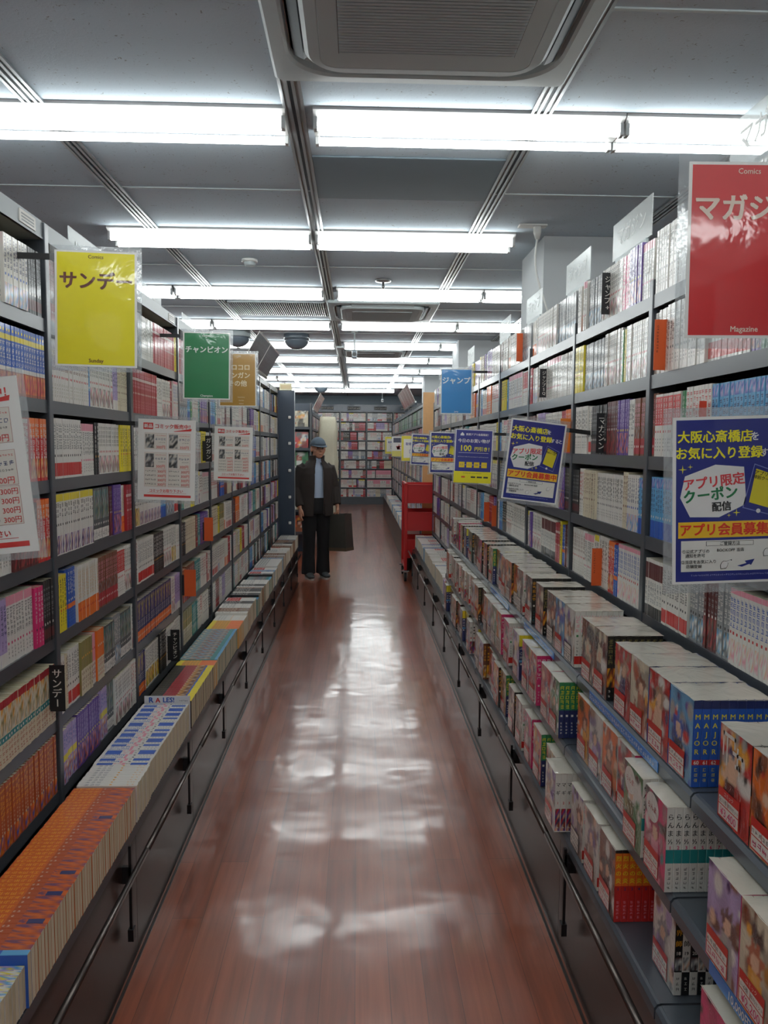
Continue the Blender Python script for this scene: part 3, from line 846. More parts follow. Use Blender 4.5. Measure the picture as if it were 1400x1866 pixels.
def right_bay(k, end=False):
    y0, y1 = RP[k] + .014, RP[k + 1] - .014
    t = thing('shelving_bay', 'dark steel comic shelving, %s bay along the right side of the aisle' % ORD[k], 'shelving', (RX, RP[k], 0), group='right shelving bays')
    X = lambda x: x - RX
    yy = lambda y: y - RP[k]
    low = 1.03 if k < 6 else .40
    part('post', lambda m: m.box(X(.853), -.014, low, X(.93), .014, 2.035), M['steel_lip'], t, bevel=.002)
    if end:
        part('post', lambda m: m.box(X(.853), yy(RP[k + 1]) - .014, low, X(.93), yy(RP[k + 1]) + .014, 2.035), M['steel_lip'], t, bevel=.002)
    for z in RZ + (RZ_LOW if low < 1 else []):
        part('shelf_board', lambda m: shelf_board(m, X(.856), X(1.16), yy(y0), yy(y1), z - .001, .038), [M['steel'], M['steel_lip']], t)
    part('back_panel', lambda m: m.box(X(1.162), yy(y0) - .014, 0, X(1.17), yy(y1) + .014, 2.16), M['steel'], t)
    if low > 1:
        for i, (z, x) in enumerate(((.868, .668), (.648, .636), (.420, .612))):
            def tier(m):
                m.box(X(x + .012), yy(RP[k]) + .003, z - .008, X(1.15), yy(RP[k + 1]) - .003, z - .002)
                # curled front lip with rounded ends
                for a, b in ((yy(RP[k]) + .003, yy(RP[k + 1]) - .003),):
                    prof = [(.016, -.002), (.006, -.004), (.0, -.012), (.0, -.036), (.006, -.036), (.008, -.014), (.016, -.008)]
                    m.rings([[(X(x + px), yv, z + pz) for px, pz in prof] for yv in (a, b)])
            part('tier_plate', tier, M['tier'], t, label='blue-grey tier, %s of three' % ('top', 'middle', 'lowest')[i])

            def arm(m):
                n = 8
                top = [(X(x + .02 + .30 * j / n), z - .010) for j in range(n + 1)]
                bot = [(X(x + .02 + .30 * j / n), z - .016 - .062 * math.sin(j / n * math.pi / 2)) for j in range(n + 1)]
                prof = top + bot[::-1]
                m.rings([[(px, yv, pz) for px, pz in prof] for yv in (yy(RP[k]) + .004, yy(RP[k]) + .008)])
            part('tier_arm', arm, M['black'], t, label='black curved arm under the tier')
        part('tier_riser', lambda m: m.box(X(1.15), yy(RP[k]), .39, X(1.158), yy(RP[k + 1]), 1.04), M['steel'], t)
    else:
        part('bench_tray', lambda m: [m.box(X(.665), yy(RP[k]), .412, X(.93), yy(RP[k + 1]), .418), m.box(X(.658), yy(RP[k]), .385, X(.666), yy(RP[k + 1]), .418)], M['steel'], t)
    part('kick_board', lambda m: m.box(X(.632), yy(RP[k]) + .0012, 0, X(.665), yy(RP[k + 1]) - .0012, .385), M['kick'], t, label='glossy brown kick board')
    part('bumper_rod', lambda m: m.tube([(X(.588), yy(RP[k]), .362), (X(.588), yy(RP[k + 1]), .362)], .009, 12), M['rod'], t, smooth=True)
    yb = 2.095 + .767 * (k - 1)

    def br(m):
        m.box(X(.598), yy(yb) - .006, .17, X(.606), yy(yb) + .006, .402)
        m.box(X(.600), yy(yb) - .006, .33, X(.634), yy(yb) + .006, .385)
        m.box(X(.594), yy(yb) - .012, .143, X(.610), yy(yb) + .012, .178)
    part('bracket', br, M['black'], t)
    return t


for k in range(10):
    left_bay(k, k == 9)
    right_bay(k, k == 9)

# ------------------------------------------------------------------ filling the shelves
RNG = random.Random(7)
RECS = []      # every book that stands somewhere: (distance, series key, variant, matrix, name, label, group, film?)


def mat_left(y, z, x=LX):       # spine towards +x
    return Matrix.Translation((x, y, z)) @ Matrix.Rotation(math.pi / 2, 4, 'Z')


def mat_right(y, z, x=RX):      # spine towards -x; the book's own x runs towards the camera
    return Matrix.Translation((x, y, z)) @ Matrix.Rotation(-math.pi / 2, 4, 'Z')


def fill_row(side, k, r, runs, z, film=False, skip_to=None):
    """Books along one board of one bay, near end first. runs = [(series, count)]; the rest of the board is filled with short runs."""
    y = (LP if side == 'l' else RP)[k] + .017
    yend = (LP if side == 'l' else RP)[k + 1] - .017
    if skip_to:
        y = max(y, skip_to)
    pool = list(runs); n = 0
    rowname = ROWS[r]; bay = (LBAY if side == 'l' else RBAY)[k]
    while y < yend - .02:
        if pool:
            key, cnt = pool.pop(0)
        else:
            key, cnt = RNG.choice(MIXED if (k < 5 or side == 'l') else MIXED + PALE), RNG.choice((2, 3, 4, 5, 6, 8, 9, 12))
        if key == 'gap':
            y += cnt; continue
        se = BK[key]; base_v = RNG.randrange(100); push = RNG.uniform(-.005, .005); tall = RNG.choice((.965, .985, 1.0, 1.0, 1.0, 1.02, 1.035))
        for c in range(cnt):
            var = (base_v + c) % 3
            t = se.t * (1 + .06 * ((var % 3) - 1))
            if y + t > yend:
                break
            n += 1
            tall_m = Matrix.Diagonal((1, 1, tall, 1))
            dx = push + RNG.uniform(-.0015, .0015)
            if side == 'l':
                m = mat_left(y, z, LX - .003 - dx) @ tall_m
            else:
                m = mat_right(y + t, z, RX + .003 + dx) @ tall_m
            label = '%s comic, %s, %s, %s from near post' % (se.look, rowname, bay, nth(n))
            RECS.append((y, key, var, m, 'comic_book' if side == 'l' else 'wrapped_comic', label, 'comics on the %s shelves' % ('left' if side == 'l' else 'right'), film))
            y += t + .0006
        y += RNG.choice((0, 0, 0, .002))


L_RUNS = {
    (1, 0): [('wpnk', 30), ('wnav', 8), ('bred', 9)], (1, 1): [('multi', 60)], (1, 2): [('wred', 22), ('wblk', 12), ('wred', 3), ('ored', 9)], (1, 3): [('wblk', 30), ('dred', 9), ('ored', 6)],
    (1, 4): [('wpic', 20), ('wlil', 8), ('wpnk', 9), ('mag', 3), ('bred', 6)], (1, 5): [('gold', 60)], (1, 6): [('org', 60)],
    (2, 0): [('brr', 8), ('wblk', 12), ('gry', 12), ('wblk', 6)], (2, 1): [('wbrn', 18), ('sky', 1), ('wpic', 14), ('wlil', 3), ('tan', 12)], (2, 2): [('wtag', 14), ('wpnk', 7), ('blk', 2), ('wpic', 14)],
    (2, 3): [('wgold', 19), ('grn', 9), ('dred', 4), ('pur', 5), ('wora', 3)], (2, 4): [('yel', 4), ('blu', 5), ('wora', 11), ('brr', 13), ('red2', 5), ('wpic', 9)],
    (2, 5): [('wbrn', 2), ('tan', 2), ('wtag', 6), ('olv', 6), ('pnk', 3), ('orr', 4), ('grn', 7), ('gry', 5), ('grn', 8)], (2, 6): [('lil', 2), ('lil', 5), ('pur', 12), ('lil', 6), ('grn', 4), ('wpic', 12)],
    (3, 0): [('gry', 8), ('wblk', 12), ('crim', 22)], (3, 1): [('crim', 22), ('wblk', 5), ('wpic', 9)], (3, 2): [('wblk', 14), ('wpic', 20)], (3, 3): [('yblk', 4), ('wgold', 20), ('sky', 6)],
    (3, 4): [('wred', 2), ('wtag', 14), ('blk', 10), ('wpic', 10), ('yblk', 5)], (3, 5): [('bpy', 34), ('wpic', 4)], (3, 6): [('bpy', 6), ('yblk', 14), ('blk', 7), ('wblk', 10)],
    (4, 0): [('crim', 10), ('wpic', 12)], (4, 1): [('gry', 10), ('sky', 5), ('grn2', 3)], (4, 2): [('dred', 9), ('wpic', 14)], (4, 4): [('blk', 5), ('tan', 16)], (4, 5): [('org', 6), ('brr', 12), ('teal', 8)], (4, 6): [('olv', 14), ('teal', 8)],
    (5, 3): [('red2', 12), ('dred', 6), ('blu', 8)], (5, 4): [('tan', 14), ('yel', 4), ('olv', 10)], (6, 2): [('blu', 16), ('sky', 6)], (6, 4): [('dred', 8), ('orr', 10)], (7, 2): [('sky', 10), ('blu', 18)], (7, 3): [('olv', 8), ('blu', 12), ('sky', 8)],
}
R_RUNS = {
    (1, 0): [('wnum', 10), ('wpic', 8), ('teal', 2), ('mag', 4), ('wpnk', 8), ('wblk', 8)], (1, 1): [('yel', 2), ('blk', 4), ('grn2', 3), ('pur', 3), ('wtag', 12), ('wblk', 14), ('wbrn', 4)],
    (1, 2): [('sky', 22), ('wred', 8), ('grn2', 2), ('red2', 10), ('brr', 4)], (1, 3): [('sky', 50)], (1, 4): [('wnum', 14), ('gry', 4), ('dred', 4), ('gry', 5), ('wtag', 10), ('wbk2', 11)],
    (2, 0): [('wpnk', 5), ('pur', 6), ('mag', 4), ('wpic', 12), ('gry', 10)], (2, 1): [('wpic', 12), ('yel', 1), ('grn2', 1), ('wpic', 10), ('gry', 14)], (2, 2): [('brr', 6), ('wblk', 3), ('pur', 6), ('dred', 6), ('bred', 10)],
    (2, 3): [('sky', 2), ('wnav', 6), ('tan', 3), ('wblk', 16), ('tan', 8), ('wred', 4), ('bred', 5)], (2, 4): [('wnum', 12), ('blu', 2), ('ored', 4), ('wblk', 6), ('wgold', 3), ('wpnk', 6), ('wbrn', 14)],
    (3, 0): [('gry', 16), ('wpic', 20)], (3, 1): [('wblk', 12), ('wpnk', 14), ('wpic', 10)], (3, 2): [('ored', 6), ('crim', 4), ('wpic', 16), ('lil', 8)], (3, 3): [('bred', 5), ('pur', 5), ('wblk', 20)],
    (3, 4): [('dred', 3), ('blu', 3), ('yel', 2), ('crim', 4), ('wbk2', 16), ('wpic', 10)], (4, 0): [('gry', 12), ('wblk', 14)], (4, 1): [('red2', 8), ('wpnk', 20)], (4, 2): [('wpic', 20)], (4, 4): [('wblk', 22)],
    (5, 0): [('wblk', 16), ('pur', 10)], (5, 1): [('red2', 16), ('orr', 9)], (5, 2): [('yel', 4), ('wpic', 20)], (6, 0): [('lil', 14), ('yel', 5), ('pur', 14)], (6, 1): [('lil', 10), ('orr', 14)], (5, 4): [('pur', 8), ('crim', 10), ('wpic', 12)], (4, 3): [('wred', 8), ('crim', 10)],
}
for k in range(1, 10):
    for r, z in enumerate(LZ):
        fill_row('l', k, r, L_RUNS.get((k, r), []), z)
    zs = RZ if k < 6 else RZ + RZ_LOW
    for r, z in enumerate(zs):
        fill_row('r', k, r, R_RUNS.get((k, r), []), z, film=r < 2)

# ---- comics lying spine up on the left and right benches


def mat_bench(side, y, z, x, t):
    if side == 'l':     # own x -> +y, own z -> -x, own y -> -z
        R = Matrix(((0, 0, -1, 0), (1, 0, 0, 0), (0, -1, 0, 0), (0, 0, 0, 1)))
        return Matrix.Translation((x, y, z)) @ R
    R = Matrix(((0, 0, 1, 0), (-1, 0, 0, 0), (0, -1, 0, 0), (0, 0, 0, 1)))
    return Matrix.Translation((x, y + t, z)) @ R


PAL['dorange'] = S(196, 94, 34); PAL['plum'] = S(104, 60, 92)
A('bore', 'orange-spined', 'dorange', bands=[(.36, .52, 'rust')], title=(.54, .98, 'amber'), author=(.42, .52, 'white'), art=(.0, .36, ['rust', 'dorange', 'plum', 'dorange', 'rust', 'plum']), h=.178)
A('bor2', 'blue-tabbed orange', 'dorange', bands=[(.06, .26, 'navy'), (.36, .52, 'rust')], title=(.54, .98, 'amber'), author=(.42, .52, 'white'), art=(.26, .36, ['rust', 'plum', 'dorange']), h=.178)
A('bwhi', 'plain white-spined', 'white', title=(.62, .9, 'grey'), author=(.05, .2, 'amber'), num=(.45, 'amber'), h=.178)
A('bwbl', 'blue-white checked', 'white', bands=[(.04, .34, 'blue'), (.44, .5, 'pink'), (.66, .94, 'blue')], title=(.5, .66, 'pink'), author=(.34, .44, 'black'), h=.178)
A('bwb2', 'blue-lettered white', 'white', bands=[(.50, .55, 'pink')], title=(.56, .95, 'blue'), author=(.06, .3, 'blue'), num=(.38, 'black'), h=.178)
A('bred2', 'red-black banded', 'black', bands=[(.42, .72, 'crimson'), (.0, .16, 'yellow'), (.16, .2, 'blue')], title=(.44, .70, 'maroon'), author=(.76, .98, 'olive'), art=(.2, .42, ['brown', 'cream', 'maroon', 'amber']), h=.178)
A('btea', 'teal-brown pictured', 'teal', art=(.2, .98, ['teal', 'brown', 'grey', 'sky', 'cream', 'rust']), bands=[(0, .08, 'sky')], h=.178)
A('byor', 'yellow-orange banded', 'amber', bands=[(.0, .4, 'orange'), (.86, 1, 'yellow')], title=(.42, .84, 'olive'), h=.178)
A('bbig', 'thick white-spined', 'white', title=(.5, .94, 'dgrey'), author=(.1, .34, 'black'), h=.19, d=.128, t=.021)
A('bbre', 'thick red-tagged white', 'white', bands=[(.5, .96, 'red')], title=(.54, .92, 'white'), h=.19, d=.128, t=.021)
A('bbbr', 'thick brown-spined', 'brown', title=(.4, .94, 'cream'), art=(.04, .34, ['brown', 'olive', 'grey']), h=.19, d=.128, t=.02)
A('bbbl', 'thick black-spined', 'black', title=(.4, .94, 'white'), h=.19, d=.128, t=.02)
A('bbsk', 'blue picture-spined', 'sky', art=(.04, .96, ['sky', 'white', 'blue', 'grey', 'brown']), h=.19, d=.128, t=.018)
A('bblu', 'blue-covered', 'blue', bands=[(.0, .3, 'sky')], title=(.4, .96, 'yellow'), h=.182)
A('bpst', 'low pink-white', 'white', bands=[(.1, .4, 'lilac')], title=(.5, .9, 'pink'), art=(.0, .3, ['lilac', 'yellow', 'sky', 'white']), h=.16, d=.092, t=.014)
for q in ('bore', 'bor2', 'bwhi', 'bwbl', 'bwb2', 'bred2', 'btea', 'byor', 'bbig', 'bbre', 'bbbr', 'bbbl', 'bbsk', 'bblu', 'bpst'):
    BK[q].inset = .0003
BENCH_RUNS_L = [('bpst', 9), ('bblu', 1), ('bore', 43), ('gap', .012), ('bwhi', 9), ('bwbl', 34), ('gap', .035), ('bred2', 34), ('gap', .01), ('btea', 36), ('byor', 12), ('bwhi', 8)]
BENCH_RUNS_R = [('bblu', 2), ('bbsk', 5), ('byor', 5), ('lil', 6)]
WHERE = {'bpst': 'at the near end', 'bblu': 'before the orange run', 'bore': 'in the orange run', 'bwhi': 'in the pale run', 'bwbl': 'in the blue and white run', 'bred2': 'in the red run', 'btea': 'in the teal run', 'byor': 'in the yellow run'}


def fill_bench(side, runs, y, yend):
    pool = list(runs); n = 0
    while y < yend - .03:
        if pool:
            key, cnt = pool.pop(0)
        else:
            key, cnt = RNG.choice(('bbig', 'bbre', 'bbbr', 'bbbl', 'bbsk', 'bbig', 'bwb2', 'bbig', 'btea') if side == 'l' else ('bbig', 'bwb2', 'bwhi', 'bbsk', 'bbig', 'bbre')), RNG.choice((2, 3, 4, 5, 6))
        if key == 'gap':
            y += cnt; continue
        base_v = RNG.randrange(100); push = RNG.uniform(-.004, .004)
        for c in range(cnt):
            kk = key
            if key == 'bore' and RNG.random() < .12: kk = 'bor2'
            if key == 'bwbl' and c % 3 == 1: kk = 'bwb2'
            if key == 'bwbl' and c % 5 == 3: kk = 'bwb2'
            if key == 'bred2' and c > 28: kk = 'byor'
            se = BK[kk]; var = (base_v + c) % 3; t = se.t * (1 + .06 * (var - 1))
            if y + t > yend:
                break
            n += 1
            z = .4185 + se.d
            x = (-.656 - push - RNG.uniform(0, .002)) if side == 'l' else (.662 + push + RNG.uniform(0, .002))
            label = '%s comic spine up on the %s bench, %s from its near end' % (se.look, 'left' if side == 'l' else 'right', nth(n))
            RECS.append((y - .25, kk, var, mat_bench(side, y, z, x, t), 'bench_comic', label, 'comics lying spine up on the %s bench' % ('left' if side == 'l' else 'right'), False))
            y += t + .0006
    return n


fill_bench('l', BENCH_RUNS_L, 1.345, 8.60)
fill_bench('r', BENCH_RUNS_R, TIER_END + .06, 8.62)

# ---- the 300 of each kind that show largest become objects of their own; the rest of a kind is one object
BOOK_MESH = {}


def book_mesh(key, var, film):
    k = (key, var, film)
    if k not in BOOK_MESH:
        BOOK_MESH[k] = book_mb(BK[key], var).mesh('comic', [M['film'] if film else M['print'], M['page']])
    return BOOK_MESH[k]


_far = {}


def merge_rest(name, recs, label, cat, film=False):
    V, Fq, Cq, Mq = [], [], [], []; nv = 0
    for d, key, var, m, *_ in recs:
        far = d > 4.2
        kk = (key, var, far)
        if kk not in _far:
            b = book_mb(BK[key], var, far=far); _far[kk] = (np.array(b.v), b.f, b.c, b.m)
        v, f, c, mm = _far[kk]
        R = np.array(m)
        V.append(v @ R[:3, :3].T + R[:3, 3]); Fq.extend([tuple(i + nv for i in q) for q in f]); Cq.extend(c); Mq.extend(mm); nv += len(v)
    mb = MB(); mb.v = [tuple(p) for p in np.concatenate(V)]; mb.f = Fq; mb.c = Cq; mb.m = Mq
    return tag(obj(name, mb.mesh(name, [M['film'] if film else M['print'], M['page']])), label, cat, kind='stuff')


def in_frame(m):
    p = m @ Vector((.008, 0, .09))
    x, y = project(*p)
    return -60 < x < 1460 and -60 < y < 1930


def place_kind(name, n_single, rest_name, rest_label):
    R = sorted((r for r in RECS if r[4] == name), key=lambda r: r[0])
    single = [r for r in R if in_frame(r[3])][:n_single]
    ids = {id(r) for r in single}
    for d, key, var, m, nm, label, group, film in single:
        o = obj(nm, book_mesh(key, var, film)); o.matrix_world = m
        tag(o, label, 'comic book', group)
    rest = [r for r in R if id(r) not in ids]
    if rest:
        merge_rest(rest_name, rest, rest_label, 'comic books', film=False)


place_kind('comic_book', 300, 'shelved_comics_far', 'farther rows of comics on the left shelves')
place_kind('wrapped_comic', 300, 'wrapped_comics_far', 'farther rows of comics on the right shelves')
place_kind('bench_comic', 300, 'bench_comics_far', 'farther comics lying spine up on both benches')

# ------------------------------------------------------------------ film-wrapped comic sets on the three tiers (each set moves as one)
A('sMAJ', 'blue-spined yellow-lettered', 'blue', bands=[(.255, .315, 'red'), (.9, 1, 'navy')], title=(.36, .86, 'yellow'), words='MAJOR', author=(.05, .23, 'yellow'), num=(.285, 'white'), h=.180, t=.0175)
A('sRAN', 'white-spined black-lettered', 'white', bands=[(.34, .50, 'teal')], title=(.55, .93, 'black'), words='らんま½', author=(.03, .3, 'black'), num=(.525, 'magenta'), h=.180)
A('sREK', 'orange-red-spined', 'red', bands=[(.5, .95, 'orange'), (.95, 1, 'black')], title=(.52, .93, 'yellow'), words='烈火の炎', author=(.04, .3, 'pink'), num=(.46, 'navy'), h=.180)
A('sKEK', 'black and white spined', 'black', bands=[(0, .28, 'white')], art=(.3, .46, ['white', 'maroon', 'black', 'grey']), title=(.56, .95, 'amber'), words='結界師', author=(.04, .24, 'black'), num=(.51, 'white'), h=.180)
A('sKEK2', 'white-spined', 'white', bands=[(0, .28, 'black')], art=(.3, .46, ['black', 'skin', 'white', 'grey']), title=(.56, .95, 'black'), words='結界師', author=(.04, .24, 'white'), num=(.51, 'black'), h=.180)
A('sMAG', 'white-spined picture-footed', 'white', art=(.02, .4, ['red', 'purple', 'brown', 'skin', 'navy']), title=(.6, .88, 'black'), words='マギ', num=(.5, 'red'), author=(.03, .12, 'white'), h=.178)
A('sdrk', 'dark-spined', 'black', bands=[(.2, .5, 'rust')], title=(.55, .95, 'olive'), art=(.2, .5, ['rust', 'black', 'amber', 'maroon']), author=(.03, .18, 'white'), h=.178)
A('swht', 'white-spined red-lettered', 'white', title=(.62, .94, 'pink'), author=(.2, .5, 'black'), bands=[(.06, .2, 'red')], num=(.56, 'green'), h=.178)
A('sgrn', 'green-spined', 'green', bands=[(.0, .5, 'navy')], title=(.52, .94, 'yellow'), author=(.06, .3, 'white'), num=(.4, 'white'), h=.178)
A('sblk', 'black-spined', 'black', title=(.5, .94, 'amber'), author=(.06, .3, 'teal'), num=(.4, 'white'), h=.178)
A('sblu', 'blue-spined', 'navy', bands=[(.75, 1, 'yellow'), (.4, .45, 'sky')], title=(.45, .74, 'white'), num=(.36, 'white'), h=.178)
A('spnk', 'pink-spined', 'magenta', title=(.5, .94, 'white'), author=(.06, .3, 'white'), num=(.4, 'white'), h=.178)
A('stan', 'brown-spined', 'brown', title=(.5, .94, 'amber'), art=(.05, .4, ['brown', 'rust', 'amber', 'cream']), h=.178)

MOODS = {
    'red': (PAL['red'], ['crimson', 'skin', 'white', 'navy', 'amber']), 'blue': (PAL['sky'], ['blue', 'purple', 'white', 'red', 'skin']), 'pink': (PAL['magenta'], ['magenta', 'dgrey', 'pink', 'teal']),
    'green': (PAL['green'], ['crimson', 'green', 'olive', 'white']), 'brown': (PAL['brown'], ['maroon', 'dgrey', 'cream', 'rust', 'skin']), 'white': (PAL['white'], ['lilac', 'grey', 'skin', 'purple', 'brown']),
    'orange': (PAL['orange'], ['red', 'amber', 'brown', 'skin']), 'dark': (PAL['black'], ['maroon', 'rust', 'dgrey', 'grey']), 'purple': (PAL['lilac'], ['purple', 'brown', 'white', 'skin']), 'gold': (PAL['cream'], ['amber', 'rust', 'cream', 'brown']),
}
VOL_CACHE = {}


def vol_mesh(key, var, num):
    kk = (key, var, num)
    if kk not in VOL_CACHE:
        VOL_CACHE[kk] = book_mb(BK[key], var, numtxt=num).mesh('volume', [M['film'], M['page']])
    return VOL_CACHE[kk]


def price_label(m, x, y, z, kind, price, count, rng, legible):
    """White ticket with a red head on the cover that faces the aisle; text runs from far (left) to near (right)."""
    U, Z = (0, -1, 0), (0, 0, 1)
    w, h = .078, .056
    edge = PAL['red'] if kind == 'red' else PAL['black']
    m.poly([(x, y, z), (x, y - w, z), (x, y - w, z + h), (x, y, z + h)], edge)
    q = lambda a, b, c, d, col, e=.0002: m.poly([(x - e, y - a, z + c), (x - e, y - b, z + c), (x - e, y - b, z + d), (x - e, y - a, z + d)], col)
    q(.003, w - .003, .003, .024, WHITE); q(.003, w * .45, .026, .040, WHITE); q(w * .47, w - .003, .026, .040, WHITE)
    if kind != 'red':
        q(.003, w - .003, .042, h - .003, WHITE)
    if legible:
        m.text('¥' + price, (x - .0005, y - w / 2, z + .0135), U, Z, .021, PAL['magenta'], bold=.01)
        m.text(count, (x - .0005, y - w * .24, z + .033), U, Z, .010, PAL['black'])
        m.text('既刊セット', (x - .0005, y - w * .72, z + .033), U, Z, .0078, PAL['black'])
        m.text('コミック', (x - .0005, y - w * .5, z + .048), U, Z, .009, WHITE if kind == 'red' else PAL['black'])
    else:
        P = lambda a, b: (x - .0005, y - a, z + b)
        for i in range(4):
            stroke_glyph(m, P, .014 + .016 * i, .0135, .014, PAL['magenta'] if kind == 'red' else PAL['dgrey'], rng)
        for i in range(6):
            stroke_glyph(m, P, .008 + .0115 * i, .033, .008, PAL['black'], rng)


SETN = [0, 0, 0]


def comic_set(tier, y, key, n, mood, label, push=0.0, nums=None, alt=None, ticket='red', detail=True, price=None, count='', d=None, tail=None):
    rng = random.Random(int(y * 1000) + tier)
    z = (.868, .648, .420)[tier] - .0005
    x0 = (.676, .629, .617)[tier] + push
    se = BK[key]; d = se.d
    name = 'comic_set'
    bg, inks = MOODS[mood]; inks = [PAL[i] for i in inks]
    t = thing(name, label, 'comic set', (x0, y, z), group='film-wrapped comic sets on the tiers')
    SETN[tier] += 1
    x = 0.0
    m0 = MB()
    for i in range(n):
        kk = alt if (alt and i % 2) else key
        var = 1
        nm = nums[i] if nums and i < len(nums) else None
        if i == 0:
            vb = book_mb(BK[kk], var, numtxt=nm)
            vb.grid((-.0004, d, .0), (0, -d, 0), (0, 0, se.h), 22 if detail else 8, 32 if detail else 12, cover_art(inks, rng, bg))
            if tail:
                tail(vb, d, se.h)
            if detail:
                obj('volume', vb.mesh('volume', [M['film'], M['page']]), t, (x, 0, 0), label='first volume with its cover facing the aisle')
            else:
                m0 = vb
        elif detail:
            obj('volume', vol_mesh(kk, var, nm), t, (x, 0, 0))
        else:
            b = len(m0.v); vb = book_mb(BK[kk], var, far=True)
            m0.v.extend((p[0] + x, p[1], p[2]) for p in vb.v); m0.f.extend(tuple(b + j for j in f) for f in vb.f); m0.c.extend(vb.c); m0.m.extend(vb.m)
        x += se.t + .0003
    wid = x

    def top(m):
        nu, nv = 10, 6
        hs = [[rng.uniform(-.0006, .0016) for _ in range(nu + 1)] for _ in range(nv + 1)]
        rings = []
        for j in range(nv + 1):
            rings.append([(-.0015 + (wid + .003) * i / nu, -.0012 + (d + .0024) * j / nv, se.h + .0012 + hs[j][i] - (.002 if i in (0, nu) or j in (0, nv) else 0)) for i in range(nu + 1)])
        m.rings(rings, closed=False, cap=False)
    if detail:
        part('film_top', top, M['film_top'], t, smooth=True, label='crinkled clear film over the page tops')
        part('price_ticket', lambda m: price_label(m, -.0016, d - .004, .004, ticket, price or '', count, rng, bool(price)), M['card'], t, label='price ticket with a red head' if ticket == 'red' else 'white price ticket with a black frame')
    else:
        obj('volumes', m0.mesh('volumes', [M['film'], M['page']]), t).name = 'book_block'
        part('film_top', top, M['film_top'], t, smooth=True, label='crinkled clear film over the page tops')
        part('price_ticket', lambda m: price_label(m, -.0016, d - .004, .004, ticket, '', '', rng, False), M['card'], t)
    return t


def pixel_letter(vb, d, h):
    U = lambda a: d * (1 - a)
    for a0, a1, b0, b1 in ((.1, .5, .9, .94), (.1, .14, .68, .94), (.22, .26, .6, .9), (.46, .50, .82, .94), (.55, .60, .64, .86), (.42, .74, .76, .80), (.70, .74, .70, .80), (.50, .66, .64, .68), (.62, .66, .54, .68)):
        vb.poly([(-.0008, U(a0), b0 * h), (-.0008, U(a1), b0 * h), (-.0008, U(a1), b1 * h), (-.0008, U(a0), b1 * h)], PAL['white'])


def round_title(txt, ink):
    def f(vb, d, h):
        n = 24
        vb.poly([(-.0008, d * .66 + .3 * d * math.cos(2 * math.pi * k / n), h * .8 + .17 * h * math.sin(2 * math.pi * k / n)) for k in range(n)], PAL['white'])
        vb.text(txt, (-.0011, d * .66, h * .8), (0, -1, 0), (0, 0, 1), .016, ink, bold=.02)
    return f


N10 = lambda a, n: [str(a + i) for i in range(n)]
T1 = [
    (1.010, dict(key='stan', n=9, mood='brown', label='brown comic set on the top tier, the one nearest the viewer')),
    (1.128, dict(key='stan', n=9, mood='orange', label='orange-covered comic set nearest the viewer on the top tier')),
    (1.246, dict(key='sdrk', n=9, mood='red', tail=pixel_letter, price='3,400', count='全11巻', label='red comic set with white block letters beside the shelf gap, top tier')),
    (1.475, dict(key='sMAJ', n=9, mood='blue', nums=N10(60, 9), label='blue-spined comic set with yellow capital letters on the top tier')),
    (1.593, dict(key='sMAJ', n=9, mood='red', nums=N10(50, 9), label='red-topped comic set directly behind the blue yellow-lettered one')),
    (1.712, dict(key='sMAJ', n=9, mood='gold', label='gold-covered comic set, third from the near edge of the blue group')),
    (1.828, dict(key='sdrk', n=9, mood='red', label='red-covered comic set just behind the gold-covered one, top tier')),
    (2.005, dict(key='sdrk', n=9, mood='brown', label='dark-spined comic set with gold lettering on the top tier')),
    (2.122, dict(key='swht', n=9, mood='brown', label='brown comic set just behind the dark-spined one')),
    (2.315, dict(key='swht', n=9, mood='white', ticket='black', label='white-spined comic set with a black-framed ticket on the top tier')),
    (2.432, dict(key='stan', n=9, mood='blue', label='brown and blue comic set behind the white-spined one')),
    (2.548, dict(key='stan', n=9, mood='brown', ticket='black', label='brown comic set with a black-framed ticket, top tier')),
    (2.72, dict(key='sdrk', n=9, mood='brown', label='dark-spined comic set just before the near-black one, top tier')),
    (2.90, dict(key='sblk', n=9, mood='dark', label='near-black comic set on the top tier, behind a dark-spined one')),
]
T2 = [
    (.95, dict(key='stan', n=10, mood='brown', label='comic set in the lowest corner of the middle tier')),
    (1.055, dict(key='stan', n=12, mood='gold', price='2,200', count='1~6巻', label='gold-covered comic set with a large price ticket, middle tier')),
    (1.172, dict(key='spnk', n=12, mood='purple', label='lilac and white comic set beside the gold-covered one')),
    (1.472, dict(key='sRAN', n=9, mood='pink', nums=N10(1, 9), tail=round_title('らんま', PAL['crimson']), label='pink comic set with a round white title, middle tier')),
    (1.604, dict(key='sRAN', n=9, mood='green', nums=N10(10, 9), tail=round_title('らんま', PAL['crimson']), label='green and red comic set behind the pink one')),
    (1.735, dict(key='spnk', n=10, mood='red', push=.03, label='red comic set set back behind the green one, middle tier')),
    (1.855, dict(key='swht', n=10, mood='orange', push=.03, label='orange comic set with a light ticket, middle tier')),
    (1.972, dict(key='swht', n=10, mood='white', push=.03, label='white-covered comic set under the blue shelf strip')),
    (2.088, dict(key='sdrk', n=10, mood='orange', push=.03, label='orange-red comic set before the second tier gap')),
    (2.30, dict(key='sgrn', n=8, mood='green', label='green-spined comic set on the middle tier')),
    (2.418, dict(key='spnk', n=8, mood='red', label='red comic set behind the green-spined one')),
    (2.60, dict(key='spnk', n=8, mood='red', label='red and pink comic set with a pale ticket, middle tier')),
    (2.72, dict(key='sblu', n=8, mood='pink', label='pink comic set with a blue-spined front volume')),
    (2.89, dict(key='sblu', n=8, mood='purple', label='blue and yellow spined comic set on the middle tier')),
]
